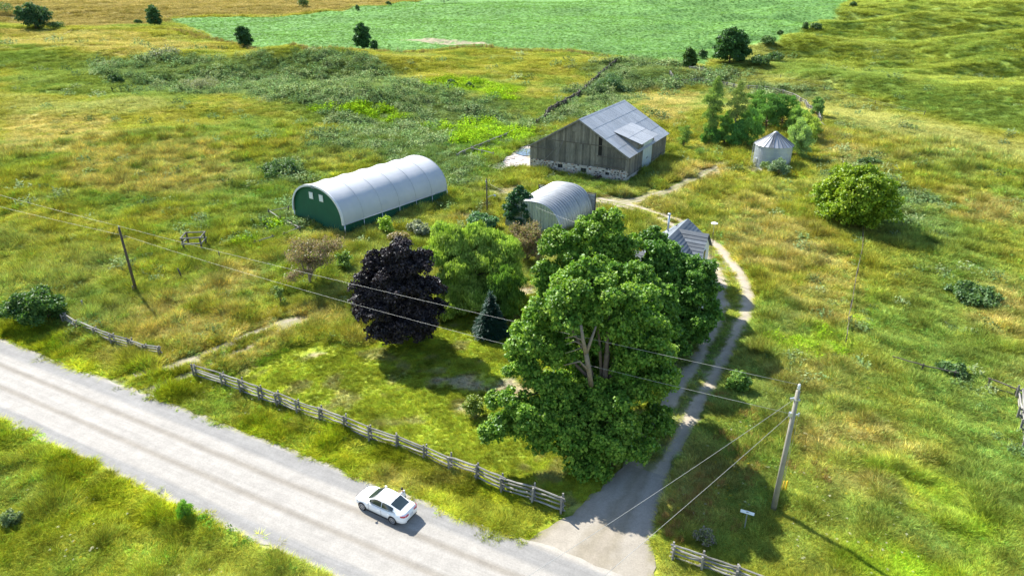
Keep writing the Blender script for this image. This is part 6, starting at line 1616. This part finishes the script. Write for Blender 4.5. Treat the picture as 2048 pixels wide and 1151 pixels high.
# ================================================================== crouching person behind the car
def person():
    p = Vector((-7.75, 38.35, .05)); root = empty('person', p, math.atan2(.504, -.863), 'dark haired person in white top crouching behind the far rear side of the sedan', 'person')
    V = []; E = []; Rr = []; part = []
    def add(co, r, par=None, pt=0):
        V.append(co); Rr.append(r); part.append(pt); i = len(V) - 1
        if par is not None: E.append((par, i))
        return i
    pel = add((0, 0, .36), .145, None, 2); sp = add((.06, 0, .55), .13, pel, 1); ch = add((.14, 0, .76), .145, sp, 1); nk = add((.18, 0, .93), .06, ch, 0)
    for s in (-1, 1):
        hip = add((.02, s * .11, .34), .10, pel, 2); kn = add((.38, s * .17, .46), .075, hip, 2); an = add((.10, s * .15, .10), .05, kn, 2); add((.28, s * .16, .045), .045, an, 3)
        sh = add((.14, s * .19, .85), .065, ch, 1); el = add((.30, s * .26, .62), .045, sh, 1); wr = add((.50, s * .14, .64), .03, el, 0); pm = add((.57, s * .10, .65), .032, wr, 0)
        for k in range(4): f1 = add((.61, s * (.125 - .018 * k), .655 - .004 * k), .010, pm, 0); add((.655, s * (.12 - .018 * k), .64), .008, f1, 0)
        t1 = add((.585, s * .06, .67), .011, pm, 0); add((.62, s * .055, .68), .009, t1, 0)
    me = bpy.data.meshes.new('body'); me.from_pydata(V, E, []); o = link('body', me, None, root)
    md = o.modifiers.new('skin', 'SKIN')
    for i, r in enumerate(Rr): me.skin_vertices[0].data[i].radius = (r, r)
    me.skin_vertices[0].data[0].use_root = True
    md2 = o.modifiers.new('sub', 'SUBSURF'); md2.levels = 1; md2.render_levels = 1
    bpy.context.view_layer.update(); dg = bpy.context.evaluated_depsgraph_get(); ev = bpy.data.meshes.new_from_object(o.evaluated_get(dg)); o.modifiers.clear(); o.data = ev
    SKIN = simple('skin', (.45, .27, .19), .6, var=.08); ms = [SKIN, simple('white_shirt', (.75, .75, .74), .8, var=.05), simple('dark_trousers', (.03, .035, .05), .85, var=.1), simple('shoe', (.06, .05, .05), .7)]
    ev.materials.clear(); [ev.materials.append(m_) for m_ in ms]; VV = np.array(V)
    for pg in ev.polygons:
        c = np.array(pg.center); pg.material_index = part[int(np.argmin(((VV - c) ** 2).sum(1)))]; pg.use_smooth = True
    h = Vector((.21, 0, 1.06)); mb = MB()
    def hd(u, v):
        a = v * 6.2832; e = (u - .5) * math.pi; x = math.cos(e) * math.cos(a); y = math.cos(e) * math.sin(a); z = math.sin(e)
        n = .018 if (x > .93 and abs(z + .1) < .25) else 0; return (h.x + x * .095 + n, h.y + y * .075 * (1 - .15 * max(0, -z)), h.z + z * .12)
    mb.grid(hd, 14, 20); hdo = mb.build('head', SKIN, root, True)
    mb = MB(); mb.grid(lambda u, v: (h.x - .012 + .108 * math.cos((u * .62 - .12 + .0) * math.pi * .5 + .1) * math.cos(v * 4.4 + .95), h.y + .088 * math.cos((u * .62) * math.pi * .5) * math.sin(v * 4.4 + .95), h.z + .02 + .118 * math.sin(u * math.pi * .5)), 8, 16)
    mb.grid(lambda u, v: (h.x - .005 + .1 * math.cos(u * 1.57) * math.cos(v * 6.2832), h.y + .085 * math.cos(u * 1.57) * math.sin(v * 6.2832), h.z + .05 + .085 * math.sin(u * 1.57)), 6, 16); mb.build('hair', simple('dark_hair', (.015, .012, .01), .6), hdo)
    mb = MB()
    for s in (-1, 1): mb.box((h.x + .09, s * .03, h.z + .01), (.012, .022, .01))
    mb.build('eye', BARK, hdo); mb = MB(); mb.box((h.x + .083, 0, h.z - .06), (.012, .045, .01)); mb.build('mouth', simple('lips', (.35, .13, .11), .5), hdo)
    mb = MB()
    for s in (-1, 1): mb.tube([(h.x, s * .07, h.z - .02), (h.x - .005, s * .088, h.z + .0), (h.x, s * .078, h.z + .025)], [.012, .016, .01], 6)
    mb.build('ear', SKIN, hdo)
person()
